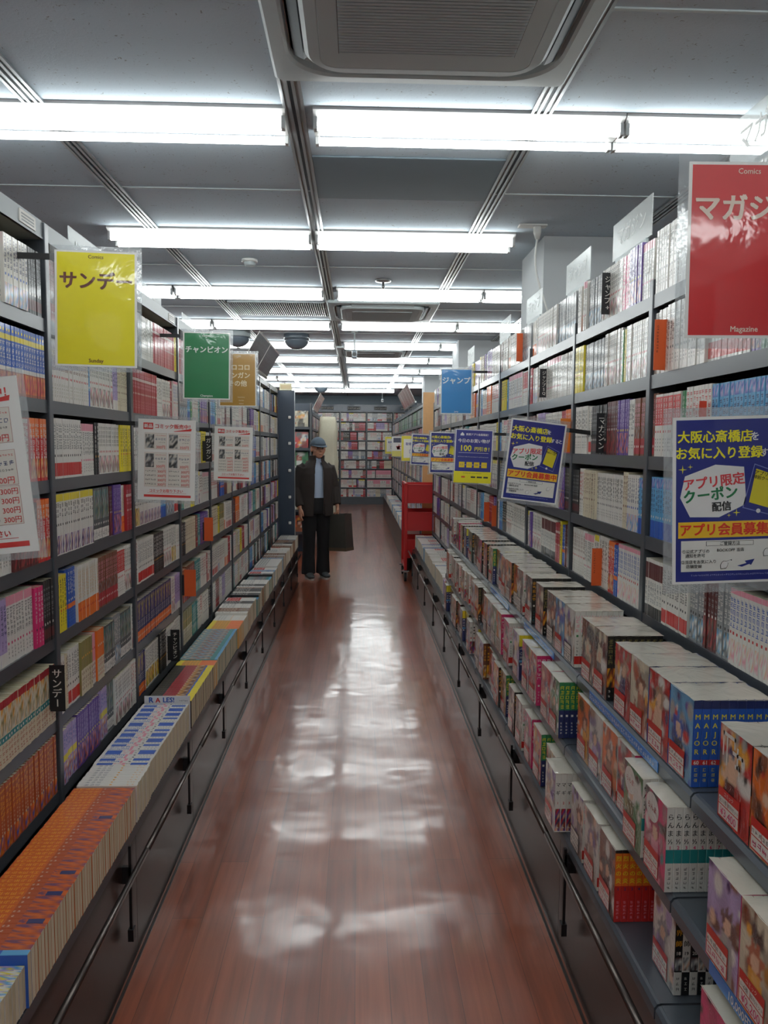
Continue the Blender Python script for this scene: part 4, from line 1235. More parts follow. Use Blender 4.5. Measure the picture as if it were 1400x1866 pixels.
T3 = [
    (1.03, dict(key='sdrk', n=12, mood='brown', label='brown comic set in the lowest corner of the bottom tier')),
    (1.155, dict(key='spnk', n=12, mood='pink', label='pink-topped comic set on the bottom tier near the viewer')),
    (1.478, dict(key='sKEK', alt='sKEK2', n=6, mood='white', nums=N10(18, 6), push=.042, label='black and white spined comic set on the bottom tier')),
    (1.725, dict(key='sREK', n=6, mood='brown', nums=N10(1, 6), push=.0, label='orange-red spined comic set numbered one to six, bottom tier')),
    (1.853, dict(key='swht', n=7, mood='white', label='pale comic set behind the orange-red one')),
    (1.985, dict(key='swht', n=7, mood='white', ticket='black', label='pale comic set with a black-framed ticket, bottom tier')),
    (2.155, dict(key='sMAG', n=7, mood='white', nums=N10(1, 7), push=-.032, label='white-spined comic set with figures at the spine feet')),
    (2.275, dict(key='swht', n=7, mood='gold', label='gold comic set behind the white-spined one')),
    (2.46, dict(key='sgrn', n=7, mood='red', label='red comic set with green and black spines, bottom tier')),
    (2.60, dict(key='spnk', n=8, mood='pink', label='pink comic set behind the green-black spined one')),
    (2.76, dict(key='swht', n=7, mood='brown', label='brown comic set between a pink and a black-spined set, bottom tier')),
    (2.90, dict(key='sblk', n=7, mood='brown', label='brown comic set with a black spine, bottom tier')),
]
for tier, lst in enumerate((T1, T2, T3)):
    for y, kw in lst:
        comic_set(tier, y, **kw)
    y = 3.06 + .03 * tier; n = len(lst)
    while y < TIER_END - .13:
        n += 1
        key = RNG.choice(('swht', 'sdrk', 'stan', 'spnk', 'sblk', 'sgrn', 'sblu', 'swht', 'sMAG')); mood = RNG.choice(list(MOODS))
        comic_set(tier, y, key=key, n=RNG.choice((8, 9, 9)) if tier == 0 else RNG.choice((6, 7, 8, 10)), mood=mood, push=RNG.choice((0, 0, .01, .02)), ticket=RNG.choice(('red', 'red', 'black')), detail=y < 3.6,
                  label='%s-covered %s comic set, %s from the near end of the %s tier' % (mood, BK[key].look, nth(n), ('top', 'middle', 'bottom')[tier]))
        y += .1165 if RNG.random() < .62 else .17
# blue advertising strips on the lips of the top and middle tiers
for i, (tier, y0, y1, txt, lab) in enumerate(((0, 1.62, 2.12, '', 'long blue strip on the top tier lip below the blue-spined set'), (1, 1.06, 1.28, '10,000円', 'blue strip with a price on the middle tier lip'), (0, 2.52, 2.98, '', 'blue strip on the top tier lip in the second bay'), (0, 3.3, 3.75, '', 'blue strip on the top tier lip in the third bay'))):
    z = (.868, .648)[tier]; x = (.668, .636)[tier]
    t_ = thing('shelf_strip', lab, 'shelf strip', (x, y0, z - .036), group='blue strips on the tier lips')
    part('strip', lambda m: m.box(-.0022, 0, .002, -.0004, y1 - y0, .026, S(38, 120, 196)), M['card'], t_)

    def let(m):
        P = lambda a, b: (-.0026, y1 - y0 - a, b); r = random.Random(i)
        if txt:
            m.text(txt, (-.0026, (y1 - y0) * .5, .014), (0, -1, 0), (0, 0, 1), .021, WHITE, bold=.02)
        else:
            for k in range(int((y1 - y0) / .0145) - 1):
                stroke_glyph(m, P, .012 + .0145 * k, .014, .012, WHITE, r)
    part('lettering', let, M['paint'], t_)

# ------------------------------------------------------------------ index boards between the books
def divider(x0, x1, y, z0, z1, txt, ink, label, name='index_divider', side='l'):
    back = -1.0 if side == 'l' else 1.0
    t = thing(name, label, 'index divider', ((x0 + x1) / 2, y, z0), group='index boards between the books')
    cx = (x0 + x1) / 2; h = z1 - z0; w = abs(x1 - x0)
    lo, hi = sorted((x1 if side == 'l' else x0, back)) if False else (min(x0, x1), max(x0, x1))
    part('board', lambda m: m.box(lo - cx, -.001, 0, hi - cx, .001, h, ink), M['paint'], t)
    inner, outer = (lo, hi) if side == 'l' else (hi, lo)
    part('tongue', lambda m: m.box(min(inner, back) - cx, -.001, 0.005, max(inner, back) - cx, .001, h * .8, PAL['black']), M['card'], t)
    if txt is not None:
        def let(m):
            if txt:
                n = len(txt); s = min(w * .78, h * .86 / n)
                m.text(txt, (0, -.0014, h * .92), (1, 0, 0), (0, 0, 1), s, WHITE, vertical=True, bold=.025, pitch=h * .84 / n / s)
            else:
                r = random.Random(int(y * 100)); P = lambda a, b: (a, -.0014, b)
                for k in range(9):
                    stroke_glyph(m, P, -w * .28, h * .86 - k * .0085, .006, PAL['black'], r)
        part('lettering', let, M['paint'], t)
    return t


BLK, ORG = S(20, 20, 24), S(206, 86, 34)
divider(-.879, -.836, 2.185, .782, .918, 'サンデー', BLK, 'black index board with white katakana, sixth shelf, by the leftmost post')
divider(-.866, -.824, 3.55, .540, .690, 'チャンピオン', BLK, 'black index board with a long katakana word on the bottom left shelf')
divider(-.866, -.828, 4.43, 1.452, 1.60, 'ガンガン', BLK, 'black index board below the brown hanging card')
divider(-.864, -.806, 3.84, .79, .925, None, ORG, 'orange index board on the sixth left shelf')
divider(-.872, -.822, 4.40, 1.0, 1.135, None, ORG, 'orange index board on the fifth left shelf')
divider(.836, .878, 2.66, 2.005, 2.145, 'ジャンプ+', BLK, 'black index board with katakana and a plus sign, top right shelf', side='r')
divider(.832, .872, 3.52, 1.775, 1.905, 'ジャンプSQ', BLK, 'black index board ending in two capitals, second right shelf', side='r')
divider(.832, .873, 2.66, 1.53, 1.668, 'マガジン', BLK, 'black index board with katakana, third right shelf', side='r')
divider(.826, .868, 2.145, 1.766, 1.905, '', ORG, 'orange index board beside the red hanging card, second right shelf', side='r')
divider(.830, .872, 2.66, 1.062, 1.195, '', ORG, 'orange index board on the fifth right shelf above the wrapped sets', side='r')
divider(.822, .866, 3.10, 1.53, 1.665, '', S(222, 130, 40), 'amber index board beside the tilted blue poster', side='r')
divider(.832, .872, 4.05, 1.995, 2.14, None, ORG, 'orange index board on the top right shelf farther along', side='r')
divider(.826, .866, 4.95, 1.063, 1.19, None, ORG, 'orange index board, farther of the neighbouring two on the fifth right shelf', side='r')
divider(.826, .866, 4.66, 1.063, 1.19, None, ORG, 'orange index board, nearer of the neighbouring two on the fifth right shelf', side='r')
divider(.838, .872, 1.87, 1.53, 1.665, None, S(214, 70, 44), 'red index board peeping over the nearest blue poster', side='r')

# white and blue comic turned face up to show its cover at the end of the blue and white run
t = thing('cover_card', 'white cover with blue and red lettering standing at the end of the blue-white run', 'comic cover', (-.745, 2.985, .4186))
part('card_front', lambda m: m.box(-.089, -.003, 0, .089, .003, .142, S(222, 222, 224)), M['card'], t)


def rl(m):
    m.text('R', (-.062, -.0034, .128), (1, 0, 0), (0, 0, 1), .03, PAL['blue'], bold=.05)
    m.text('A', (-.036, -.0034, .127), (1, 0, 0), (0, 0, 1), .026, PAL['red'], bold=.05)
    m.text('LES!', (.006, -.0034, .128), (1, 0, 0), (0, 0, 1), .027, PAL['blue'], bold=.05)
    r = random.Random(3); P = lambda a, b: (a, -.0034, b)
    for k in range(5):
        stroke_glyph(m, P, .05 + .007 * k, .124, .006, PAL['dgrey'], r)


part('lettering', rl, M['paint'], t)

# ------------------------------------------------------------------ frosted acrylic name plates along the shelf tops
def acrylic(x, y0, y1, z0, z1, txt, label, side):
    t = thing('acrylic_plate', label, 'name plate', (x, (y0 + y1) / 2, z0), group='frosted name plates on the shelf tops')
    h = (y1 - y0) / 2
    part('plate', lambda m: m.box(-.0015, -h, 0, .0015, h, z1 - z0), M['acrylic'], t)
    part('foot', lambda m: m.box(-.004, -h * .8, -.02 if side == 'l' else -.281, .004, h * .8, .002), M['offwhite'], t)
    s = 1 if side == 'l' else -1
    part('lettering', lambda m: m.text(txt, (s * .0022, 0, (z1 - z0) * .55), (0, s, 0), (0, 0, 1), min((y1 - y0) / len(txt) * .78, .075), S(236, 238, 236), bold=.02), M['paint'], t)
    return t


for i, (y0, y1, txt) in enumerate(((1.62, 2.0, 'マガジン'), (2.52, 2.90, 'マガジン'), (3.18, 3.54, 'ジャンプ'), (4.0, 4.36, 'ジャンプ'), (4.82, 5.18, 'ジャンプ'), (6.3, 6.66, 'ジャンプ'))):
    acrylic(1.0, y0 * 1.053, y1 * 1.053, 2.272, 2.411, txt, 'frosted plate with white katakana on the right shelf top, %s from the viewer' % ('nearest', 'second', 'third', 'fourth', 'fifth', 'farthest')[i], 'r')
for i, (y0, y1, txt) in enumerate(((2.72, 3.06, 'サンデー'), (3.58, 3.96, 'サンデー'), (4.42, 4.78, 'チャンピオン'))):
    acrylic(-.985, y0, y1, 2.145, 2.288, txt, 'frosted plate with white katakana on the left shelf top, %s from the viewer' % ('nearest', 'second', 'third')[i], 'l')


# ------------------------------------------------------------------ hanging cards and posters on arms from the shelf posts
def sheet(name, label, cat, x, y, z, draw, group, tilt=0.0, yaw=0.0, w=.21, h=.297, arm=None, sleeve=.012, backing=S(232, 232, 228)):
    """A printed sheet in a clear sleeve that faces down the aisle; draw(mb) prints in millimetre-like units, origin at the centre."""
    t = thing(name, label, cat, (x, y, z), (0, tilt, yaw), group)

    def card(m):
        m.box(-w / 2, -.0005, -h / 2, w / 2, .0005, h / 2, backing)
    part('card', card, M['card'], t)
    mb = MB(); draw(mb, w, h)
    obj('printing', mb.mesh('printing', [M['card']]), t)

    def ring(m):
        s = sleeve; W2, H2 = w / 2, h / 2
        for yy in (-.0013, .0013):
            m.poly([(-W2 - s, yy, -H2 - s), (W2 + s, yy, -H2 - s), (W2 + s, yy, -H2), (-W2 - s, yy, -H2)])
            m.poly([(-W2 - s, yy, H2), (W2 + s, yy, H2), (W2 + s, yy, H2 + s), (-W2 - s, yy, H2 + s)])
            m.poly([(-W2 - s, yy, -H2), (-W2, yy, -H2), (-W2, yy, H2), (-W2 - s, yy, H2)])
            m.poly([(W2, yy, -H2), (W2 + s, yy, -H2), (W2 + s, yy, H2), (W2, yy, H2)])
    part('plastic_sleeve', ring, M['sleeve'], t, label='clear plastic sleeve edge')
    if arm:
        ax, az = arm

        def am(m):
            x0, x1 = sorted((ax - x, (-w / 2 if ax < x else w / 2) * .9))
            m.box(x0, .0015, az - .008, x1, .005, az + .008)
        part('arm', am, M['black'], t, label='black holder arm to the shelf post')
    return t


def rect(m, x0, z0, x1, z1, col, e=1):
    y = -.0005 - .00025 * e
    m.poly([(x0, y, z0), (x1, y, z0), (x1, y, z1), (x0, y, z1)], col)


def pg(m, pts, col, e=1):
    y = -.0005 - .00025 * e
    m.poly([(a, y, b) for a, b in pts], col)


def tx(m, s, x, z, size, col, e=3, bold=.03, align='C', ang=0.0, squeeze=1.0):
    c, q = math.cos(ang), math.sin(ang)
    m.text(s, (x, -.0005 - .00025 * e, z), (c, 0, q), (-q, 0, c), size, col, bold=bold, align=align, squeeze=squeeze)


def big_card(col, ink, top, main, bottom, size=.042, zmain=.072):
    def d(m, w, h):
        rect(m, -w / 2 + .006, -h / 2 + .005, w / 2 - .006, h / 2 - .005, col)
        tx(m, top, 0, h / 2 - .015, .013, ink, bold=.01)
        lines = main if isinstance(main, list) else [main]
        for i, s in enumerate(lines):
            tx(m, s, 0, zmain - i * size * 1.25, size, ink, bold=.045)
        bl = bottom if isinstance(bottom, list) else [bottom]
        for i, s in enumerate(bl):
            tx(m, s, 0 if len(bl) == 1 else .02, -h / 2 + .016 + .018 * (len(bl) - 1 - i), .0135 if len(bl) == 1 else .009, ink, bold=.025)
    return d


CARDS = 'coloured name cards hanging over the aisle'
sheet('hanging_card', 'yellow hanging card with brown katakana over the left shelves', 'hanging card', -.683, 2.07, 1.900, big_card(S(226, 214, 20), S(92, 44, 30), 'Comics', 'サンデー', 'Sunday', .0475, .072), CARDS, tilt=0.02, yaw=0.03, arm=(-.90, .13))
sheet('hanging_card', 'green hanging card with white katakana over the left shelves', 'hanging card', -.677, 3.52, 1.902, big_card(S(14, 112, 62), S(226, 232, 226), 'Comics', 'チャンピオン', 'Champion', .032, .072), CARDS, tilt=0.015, arm=(-.90, .13))
sheet('hanging_card', 'brown-gold hanging card half hidden behind the green one', 'hanging card', -.676, 4.41, 1.915, big_card(S(164, 122, 40), S(226, 214, 180), 'Comics', ['コロコロ', 'ガンガン', 'その他'], ['CoroCoro', 'GanGan', 'Others'], .036, .07), CARDS, arm=(-.90, .13))
sheet('hanging_card', 'red hanging card with pale katakana nearest over the right shelves', 'hanging card', .672, 1.34, 1.890, big_card(S(190, 22, 26), S(226, 206, 190), 'Comics', 'マガジン', 'Magazine', .0475, .072), CARDS, arm=(.90, .13), sleeve=.018, tilt=-.01)
sheet('hanging_card', 'sky-blue hanging card with white katakana over the right shelves', 'hanging card', .660, 5.15, 1.914, big_card(S(30, 128, 196), S(226, 236, 242), '', 'ジャンプ', 'Jump', .0475, .072), CARDS, arm=(.90, .13))

YEL, NAVY, WH = S(236, 226, 30), S(30, 38, 116), S(226, 226, 224)


def star(m, x, z, s, col=S(232, 220, 60)):
    pg(m, [(x + (s if k % 2 == 0 else s * .2) * math.cos(math.pi / 4 * k), z + (s if k % 2 == 0 else s * .2) * math.sin(math.pi / 4 * k)) for k in range(8)], col, 2)


def hand(m, x, z, s):
    pts = [(-.5, -.5), (-.55, -.1), (-.4, .2), (-.2, .35), (.1, .3), (.6, .48), (.66, .36), (.2, .14), (.3, .06), (.26, -.05), (.2, -.2), (.15, -.32), (.05, -.45)]
    pg(m, [(x + a * s, z + b * s) for a, b in pts], PAL['black'], 2); cx, cz = -.08, 0
    pg(m, [(x + (cx + (a - cx) * .86) * s, z + (cz + (b - cz) * .86) * s) for a, b in pts], WH, 3)


def app_poster(m, w, h):
    X = lambda u: -w / 2 + u * w
    Z = lambda v: h / 2 - v * h
    rect(m, X(.03), Z(.985), X(.97), Z(.018), NAVY)
    tx(m, '大阪心斎橋店', X(.36), Z(.118), .0225, YEL, bold=.04); tx(m, 'を', X(.70), Z(.122), .0165, WH)
    tx(m, 'お気に入り登録', X(.40), Z(.215), .0225, YEL, bold=.04); tx(m, 'する', X(.82), Z(.22), .0165, WH); tx(m, 'と', X(.925), Z(.22), .0165, WH)
    pg(m, [(X(u), Z(v)) for u, v in ((.365, .285), (.61, .302), (.63, .49), (.71, .49), (.60, .535), (.40, .60), (.15, .595), (.065, .478), (.105, .35))], WH, 2)
    tx(m, 'アプリ限定', X(.355), Z(.385), .0225, S(206, 60, 66), 4, .04, ang=.10); tx(m, 'クーポン', X(.325), Z(.462), .025, S(24, 112, 66), 4, .05, ang=.09); tx(m, '配信', X(.42), Z(.535), .018, PAL['black'], 4, .045, ang=.05)
    star(m, X(.085), Z(.31), .008); star(m, X(.15), Z(.295), .005); star(m, X(.55), Z(.575), .007); star(m, X(.485), Z(.59), .004)
    ph = [(.70, .285), (.93, .345), (.86, .60), (.60, .548)]
    pg(m, [(X(u), Z(v)) for u, v in ph], S(120, 130, 180), 2)
    cxu, czv = .7725, .4445
    pg(m, [(X(cxu + (u - cxu) * .95), Z(czv + (v - czv) * .96)) for u, v in ph], NAVY, 3)
    pg(m, [(X(u), Z(v)) for u, v in ((.715, .315), (.895, .362), (.84, .555), (.655, .515))], S(214, 200, 40), 4)
    tx(m, 'アプリ会員', X(.80), Z(.352), .0085, PAL['black'], 6, .02, ang=-.24); tx(m, '特別クーポン', X(.79), Z(.378), .0075, PAL['black'], 6, .02, ang=-.24)
    pg(m, [(X(.735) + .004 * math.cos(k * .5236), Z(.568) + .004 * math.sin(k * .5236)) for k in range(12)], WH, 5)
    rect(m, X(.05), Z(.722), X(.95), Z(.625), S(232, 186, 40), 2)
    tx(m, 'アプリ会員募集中', X(.5), Z(.673), .0232, S(208, 50, 30), 4, .045)
    rect(m, X(.075), Z(.925), X(.925), Z(.738), S(222, 222, 216), 2)
    rect(m, X(.29), Z(.772), X(.70), Z(.744), PAL['black'], 3); rect(m, X(.294), Z(.770), X(.696), Z(.746), S(222, 222, 216), 4)
    tx(m, 'ご登録方法', X(.495), Z(.758), .0075, PAL['black'], 6, .01)
    for (s, u, v) in (('①公式アプリの', .20, .802), ('通知を許可', .195, .828), ('②当店をお気に入り', .225, .866), ('店舗登録', .185, .893), ('BOOKOFF 当店', .50, .798)):
        tx(m, s, X(u), Z(v), .0072, PAL['black'], 6, .01)
    hand(m, X(.46), Z(.885), .018); hand(m, X(.83), Z(.815), .018)
    pg(m, [(X(.56), Z(.896)), (X(.64), Z(.882)), (X(.625), Z(.868)), (X(.71), Z(.858)), (X(.68), Z(.895)), (X(.665), Z(.888)), (X(.60), Z(.904))], NAVY, 4)
    r = random.Random(4); P = lambda a, b: (a, -.0013, b)
    for k in range(38):
        stroke_glyph(m, P, X(.17) + .0037 * k, Z(.948), .003, S(170, 176, 210), r)


def coupon_poster(m, w, h):
    X = lambda u: -w / 2 + u * w
    Z = lambda v: h / 2 - v * h
    rect(m, X(.02), Z(.785), X(.98), Z(.012), S(40, 48, 128)); rect(m, X(.0), Z(1), X(1), Z(.785), YEL)
    pg(m, [(X(.13), Z(.09)), (X(.18), Z(.05)), (X(.23), Z(.09)), (X(.23), Z(.115)), (X(.13), Z(.115))], WH, 2)
    tx(m, '新規アプリ会員限定！', X(.58), Z(.09), .0135, WH, bold=.03); tx(m, '今日のお買い物が', X(.5), Z(.21), .0225, WH, bold=.03)
    tx(m, '100', X(.30), Z(.345), .045, YEL, bold=.03); tx(m, '円引き！', X(.72), Z(.36), .0255, YEL, bold=.035)
    rect(m, X(.1), Z(.438), X(.9), Z(.432), WH, 2)
    r = random.Random(5); P = lambda a, b: (a, -.0013, b)
    for k in range(26):
        stroke_glyph(m, P, X(.10) + .0066 * k, Z(.51), .005, WH, r)
    for i in range(4):
        c = X(.20 + .2 * i)
        pg(m, [(c + .0155 * (1 if a in (0, 3) else -1) + (.0, 0)[0], Z(.66) + .0155 * (1 if a < 2 else -1)) for a in (0, 1, 2, 3)], S(232, 204, 30), 2)
        rect(m, c - .007, Z(.675), c + .007, Z(.645), S(40, 48, 128), 3); rect(m, c - .0055, Z(.672), c + .0055, Z(.648), S(232, 204, 30), 4)
        if i < 3:
            rect(m, c + .018, Z(.665), c + .023, Z(.655), WH, 2)
    tx(m, '100', X(.60), Z(.66), .008, S(40, 48, 128), 6, .02)
    for k in range(14):
        stroke_glyph(m, P, X(.26) + .0075 * k, Z(.82), .0055, S(60, 50, 60), r)
    for a, b in ((.2, .3), (.46, .58), (.62, .76), (.8, .92)):
        rect(m, X(a), Z(.905), X(b), Z(.875), S(50, 50, 40) if a > .4 else S(206, 90, 40), 2)


def new_comics_poster(m, w, h):
    X = lambda u: -w / 2 + u * w
    Z = lambda v: h / 2 - v * h
    R_, K, G = S(198, 50, 46), S(40, 40, 44), S(220, 216, 206)
    rect(m, X(.09), Z(.125), X(.26), Z(.045), R_, 2); tx(m, '新品', X(.175), Z(.085), .0155, WH, 4, .04)
    tx(m, 'コミック販売中！', X(.60), Z(.085), .0178, R_, 4, .035)
    pg(m, [(X(.62), Z(.142)), (X(.93), Z(.105)), (X(.92), Z(.135)), (X(.62), Z(.148))], R_, 2)
    r = random.Random(9); P = lambda a, b: (a, -.0015, b)

    def strip(x0, x1, z, s, col):
        n = max(2, int((x1 - x0) / (s * 1.05)))
        for k in range(n):
            stroke_glyph(m, P, x0 + (k + .5) * (x1 - x0) / n, z, s, col, r)
    for cxu in (.115, .525):
        for row, v in enumerate((.17, .41)):
            rect(m, X(cxu), Z(v + .20), X(cxu + .385), Z(v), S(176, 120, 112), 2); rect(m, X(cxu) + .0006, Z(v + .20) + .0006, X(cxu + .385) - .0006, Z(v) - .0006, G, 3)
            ims = [PAL['dgrey'], PAL['black'], PAL['grey'], S(196, 190, 180)]
            m.grid((X(cxu + .015), -.0016, Z(v + .185)), (w * .15, 0, 0), (0, 0, h * .17), 5, 6, lambda u, vv: r.choice(ims))
            strip(X(cxu + .19), X(cxu + .37), Z(v + .03), .004, R_)
            strip(X(cxu + .18), X(cxu + .375), Z(v + .075), .0085, S(50, 66, 110)); strip(X(cxu + .24), X(cxu + .36), Z(v + .115), .004, K)
            tx(m, '350円' if (cxu > .4 and row == 0) else '300円', X(cxu + .28), Z(v + .172), .0135, R_, 6, .01)
        rect(m, X(cxu), Z(.835), X(cxu + .385), Z(.615), S(176, 120, 112), 2); rect(m, X(cxu) + .0006, Z(.835) + .0006, X(cxu + .385) - .0006, Z(.615) - .0006, G, 3)
        for k in range(4):
            strip(X(cxu + .012), X(cxu + .20), Z(.64 + .054 * k), .0062, K); tx(m, '300円', X(cxu + .30), Z(.645 + .054 * k), .0125, R_, 6, .01)
    tx(m, 'コミックお取り下さい', X(.5), Z(.885), .0125, R_, 4, .03)
    rect(m, X(.17), Z(.915), X(.85), Z(.912), R_, 2); rect(m, X(.11), Z(.965), X(.93), Z(.935), R_, 2)


def yellow_notice(m, w, h):
    X = lambda u: -w / 2 + u * w
    Z = lambda v: h / 2 - v * h
    rect(m, X(0), Z(1), X(1), Z(0), S(218, 204, 60)); rect(m, X(.12), Z(.88), X(.88), Z(.12), S(226, 224, 214), 2)
    tx(m, '取寄せ', X(.5), Z(.32), .038, S(70, 60, 130), 4, .04)
    rect(m, X(.45), Z(.7), X(.75), Z(.55), S(120, 110, 150), 3); rect(m, X(.48), Z(.68), X(.72), Z(.57), S(226, 224, 214), 4)


def pale_notice(m, w, h):
    X = lambda u: -w / 2 + u * w
    Z = lambda v: h / 2 - v * h
    rect(m, X(0), Z(1), X(1), Z(.72), S(222, 214, 110)); rect(m, X(.1), Z(.3), X(.9), Z(.06), S(60, 62, 84), 2)
    pg(m, [(X(.5 + .22 * math.cos(k * 1.2566 + 1.57)), Z(.52 - .16 * math.sin(k * 1.2566 + 1.57))) for k in (0, 2, 4, 1, 3)], S(206, 90, 96), 3)


PO = 'posters hanging along the aisle'
sheet('poster', 'nearest blue poster with yellow headline on the right', 'poster', .664, 1.34, 1.458, app_poster, PO, tilt=-.035, arm=(.90, .13), sleeve=.016)
sheet('poster', 'tilted blue poster with yellow headline, second along the right', 'poster', .653, 2.82, 1.496, app_poster, PO, tilt=.115, yaw=.05, arm=(.90, .13))
sheet('poster', 'blue poster with a yellow foot and a large yellow 100', 'poster', .650, 4.29, 1.494, coupon_poster, PO, tilt=.035, arm=(.90, .13), sleeve=.008)
sheet('poster', 'blue poster with yellow headline just behind the one with the yellow foot', 'poster', .638, 5.63, 1.502, app_poster, PO, tilt=.02, arm=(.90, .13))
sheet('poster', 'farthest blue poster with yellow headline, above the red cart', 'poster', .640, 7.59, 1.514, app_poster, PO, tilt=.05, arm=(.90, .13))
sheet('poster', 'white new-comics price poster hanging under the green card', 'poster', -.703, 2.87, 1.492, new_comics_poster, PO, tilt=.03, arm=(-.90, .13))
sheet('poster', 'farther white new-comics price poster under the brown card', 'poster', -.685, 4.29, 1.500, new_comics_poster, PO, tilt=.03, arm=(-.90, .13))
sheet('poster', 'white price poster cut off by the left edge of the picture', 'poster', -.660, 1.32, 1.505, new_comics_poster, PO, tilt=-.10, arm=(-.90, .13))
sheet('poster', 'yellow-framed notice past the blue posters on the right', 'poster', .645, 9.35, 1.52, yellow_notice, PO, arm=(.84, .13), w=.21, h=.30)
sheet('poster', 'pale notice with a red mark, beyond the yellow-framed notice', 'poster', .63, 11.6, 1.54, pale_notice, PO, arm=(.84, .13))
sheet('poster', 'farthest yellowish notice on the right', 'poster', .60, 13.6, 1.56, yellow_notice, PO, arm=(.84, .13))

# ------------------------------------------------------------------ beyond the aisle: end panel, end display, far shelves and the bookcases on the far wall
t = thing('steel_end_board', 'navy steel end panel with clips at the far end of the left shelves', 'end panel', (-.95, 8.72, 0))
part('plate', lambda m: m.box(-.26, -.02, 0, .245, .02, 2.16), M['navy'], t, bevel=.003)
for z in (1.86, 1.57, 1.265, .966, .674):
    part('clip', lambda m: m.rbox(.178, -.046, z - .016, .208, -.021, z + .016, .006), M['white'], t)
part('edge_strip', lambda m: m.box(.2455, -.02, 0, .250, .02, 2.16), M['alu'], t)


def placard(name, x0, y0, x1, z0, lean, height, n, inks, label, group, length, gap=.02):
    """Cards leaning out over the aisle from a shelf top; each card is a part."""
    t = thing(name, label, 'placard', (x0, y0, z0), (0, lean, 0), group)
    w = length / n
    for i in range(n):
        def cd_(m):
            m.box(-.002, i * w + gap / 2, .0, .002, (i + 1) * w - gap / 2, height, S(206, 204, 198))
            s = 1 if x1 > 0 else -1
            r = random.Random(i + int(y0 * 10))
            m.box(s * .0021, i * w + gap / 2 + .012, .012, s * .0026, (i + 1) * w - gap / 2 - .012, height - .012, inks[0])
            P = lambda a, b: (s * .0032, i * w + a, b)
            for q in range(5):
                for k in range(8):
                    stroke_glyph(m, P, w * (.14 + .1 * k), height * (.18 + .15 * q), .03, inks[1], r)
        part('card', cd_, M['card'], t)
    part('clip_rail', lambda m: m.box(-.012, 0, -.02, .012, length, .0), M['alu'], t)
    return t


placard('tilted_placard', -.86, 5.9, 1, 2.19, .52, .25, 2, (S(58, 66, 76), S(96, 108, 124)), 'two dark cards leaning over the aisle from the left shelf top', 'leaning placards', 1.5)
placard('tilted_placard', .78, 10.4, -1, 2.15, -.45, .26, 5, (S(186, 150, 150), S(206, 180, 176)), 'pinkish cards leaning over the aisle from the far right shelf top', 'leaning placards', 2.4)
placard('tilted_placard', -.70, 12.2, 1, 2.12, .45, .28, 4, (S(206, 150, 142), S(160, 60, 56)), 'red-lined cards leaning from the far left shelf top', 'leaning placards', 1.5)
mb = MB(); mb.box(-.07, -.002, 0, .07, .002, .075, S(214, 206, 160)); mb.box(-.055, -.003, .015, .055, -.002, .06, S(196, 170, 110))
tag(obj('shelf_card', mb.mesh('shelf_card', [M['card']]), loc=(-.80, 8.70, 2.1605)), 'small cream card standing on top of the navy end panel', 'card')

FAR = []


def far_books(x, y, z, length, spine, pool, scale=1.0, gaps=.1):
    """Rows too far to tell apart singly."""
    d = 0.0
    while d < length - .03:
        if RNG.random() < gaps:
            d += RNG.uniform(.01, .05)
        key = RNG.choice(pool); c = RNG.choice((2, 3, 4, 6, 8))
        se = BK[key]
        for i in range(c):
            var = RNG.randrange(3); t = se.t * (1 + .06 * (var - 1)) * scale
            if d + t > length:
                break
            if spine == 'l':
                m = mat_left(y + d, z, x)
            elif spine == 'r':
                m = mat_right(y + d + t, z, x)
            else:
                m = Matrix.Translation((x + d, y, z))
            FAR.append((9, key, var, m @ Matrix.Diagonal((scale, scale, scale, 1))))
            d += t + .0006


FZ = [.62, .86, 1.10, 1.34, 1.58, 1.82]
for side, face, ys in (('r', .80, [9.46 + .9 * k for k in range(10)]), ('l', -.70, [11.3 + .9 * k for k in range(8)])):
    s = 1 if side == 'r' else -1
    for k in range(len(ys) - 1):
        y0, y1 = ys[k], ys[k + 1]
        t = thing('far_shelving_bay', 'dark shelving beyond the cross aisle, %s bay on the %s' % (ORD[k], 'right' if side == 'r' else 'left'), 'shelving', (face, y0, 0), group='far shelving bays')
        fx = lambda a: s * a
        bx = lambda m, a, c, z0, b, d, z1, ink=0: m.box(min(fx(a), fx(b)), c - y0, z0, max(fx(a), fx(b)), d - y0, z1, mat=ink)
        part('post', lambda m: bx(m, 0, y0 - .013, .4, .08, y0 + .013, 2.12), M['steel_lip'], t)
        for z in FZ + [2.06]:
            part('shelf_board', lambda m: (bx(m, .004, y0 + .013, z - .03, .3, y1 - .013, z), bx(m, 0, y0 + .013, z - .034, .004, y1 - .013, z)), M['steel'], t)
        part('back_panel', lambda m: bx(m, .30, y0, 0, .31, y1, 2.12), M['steel'], t)
        if side == 'r':
            part('bench_tray', lambda m: bx(m, -.20, y0, .385, .05, y1, .418), M['steel'], t)
            part('kick_board', lambda m: bx(m, -.19, y0, 0, -.15, y1, .385), M['kick'], t)
        for z in FZ:
            pool = MIXED
            if side == 'r' and z > 1.7: pool = ['grn2', 'teal', 'grn2', 'blk', 'gry'] if k < 6 else MIXED
            if side == 'r' and 1.5 < z < 1.7: pool = ['crim', 'red2', 'blk', 'gry', 'blk']
            if side == 'r' and z < 1.5 and k == 0: pool = ['blk', 'blu', 'gry', 'wblk']
            far_books(face + s * .004, y0 + .016, z, y1 - y0 - .03, side, pool, 1.08)
t = thing('end_board', 'tan wooden end board of the far right shelves behind the red cart', 'end board', (1.0, 9.40, 0))
part('board', lambda m: m.box(-.20, -.02, 0, .15, .02, 2.2), M['wood'], t, bevel=.002)
part('edge', lambda m: m.box(-.204, -.02, 0, -.2005, .02, 2.2), M['offwhite'], t)
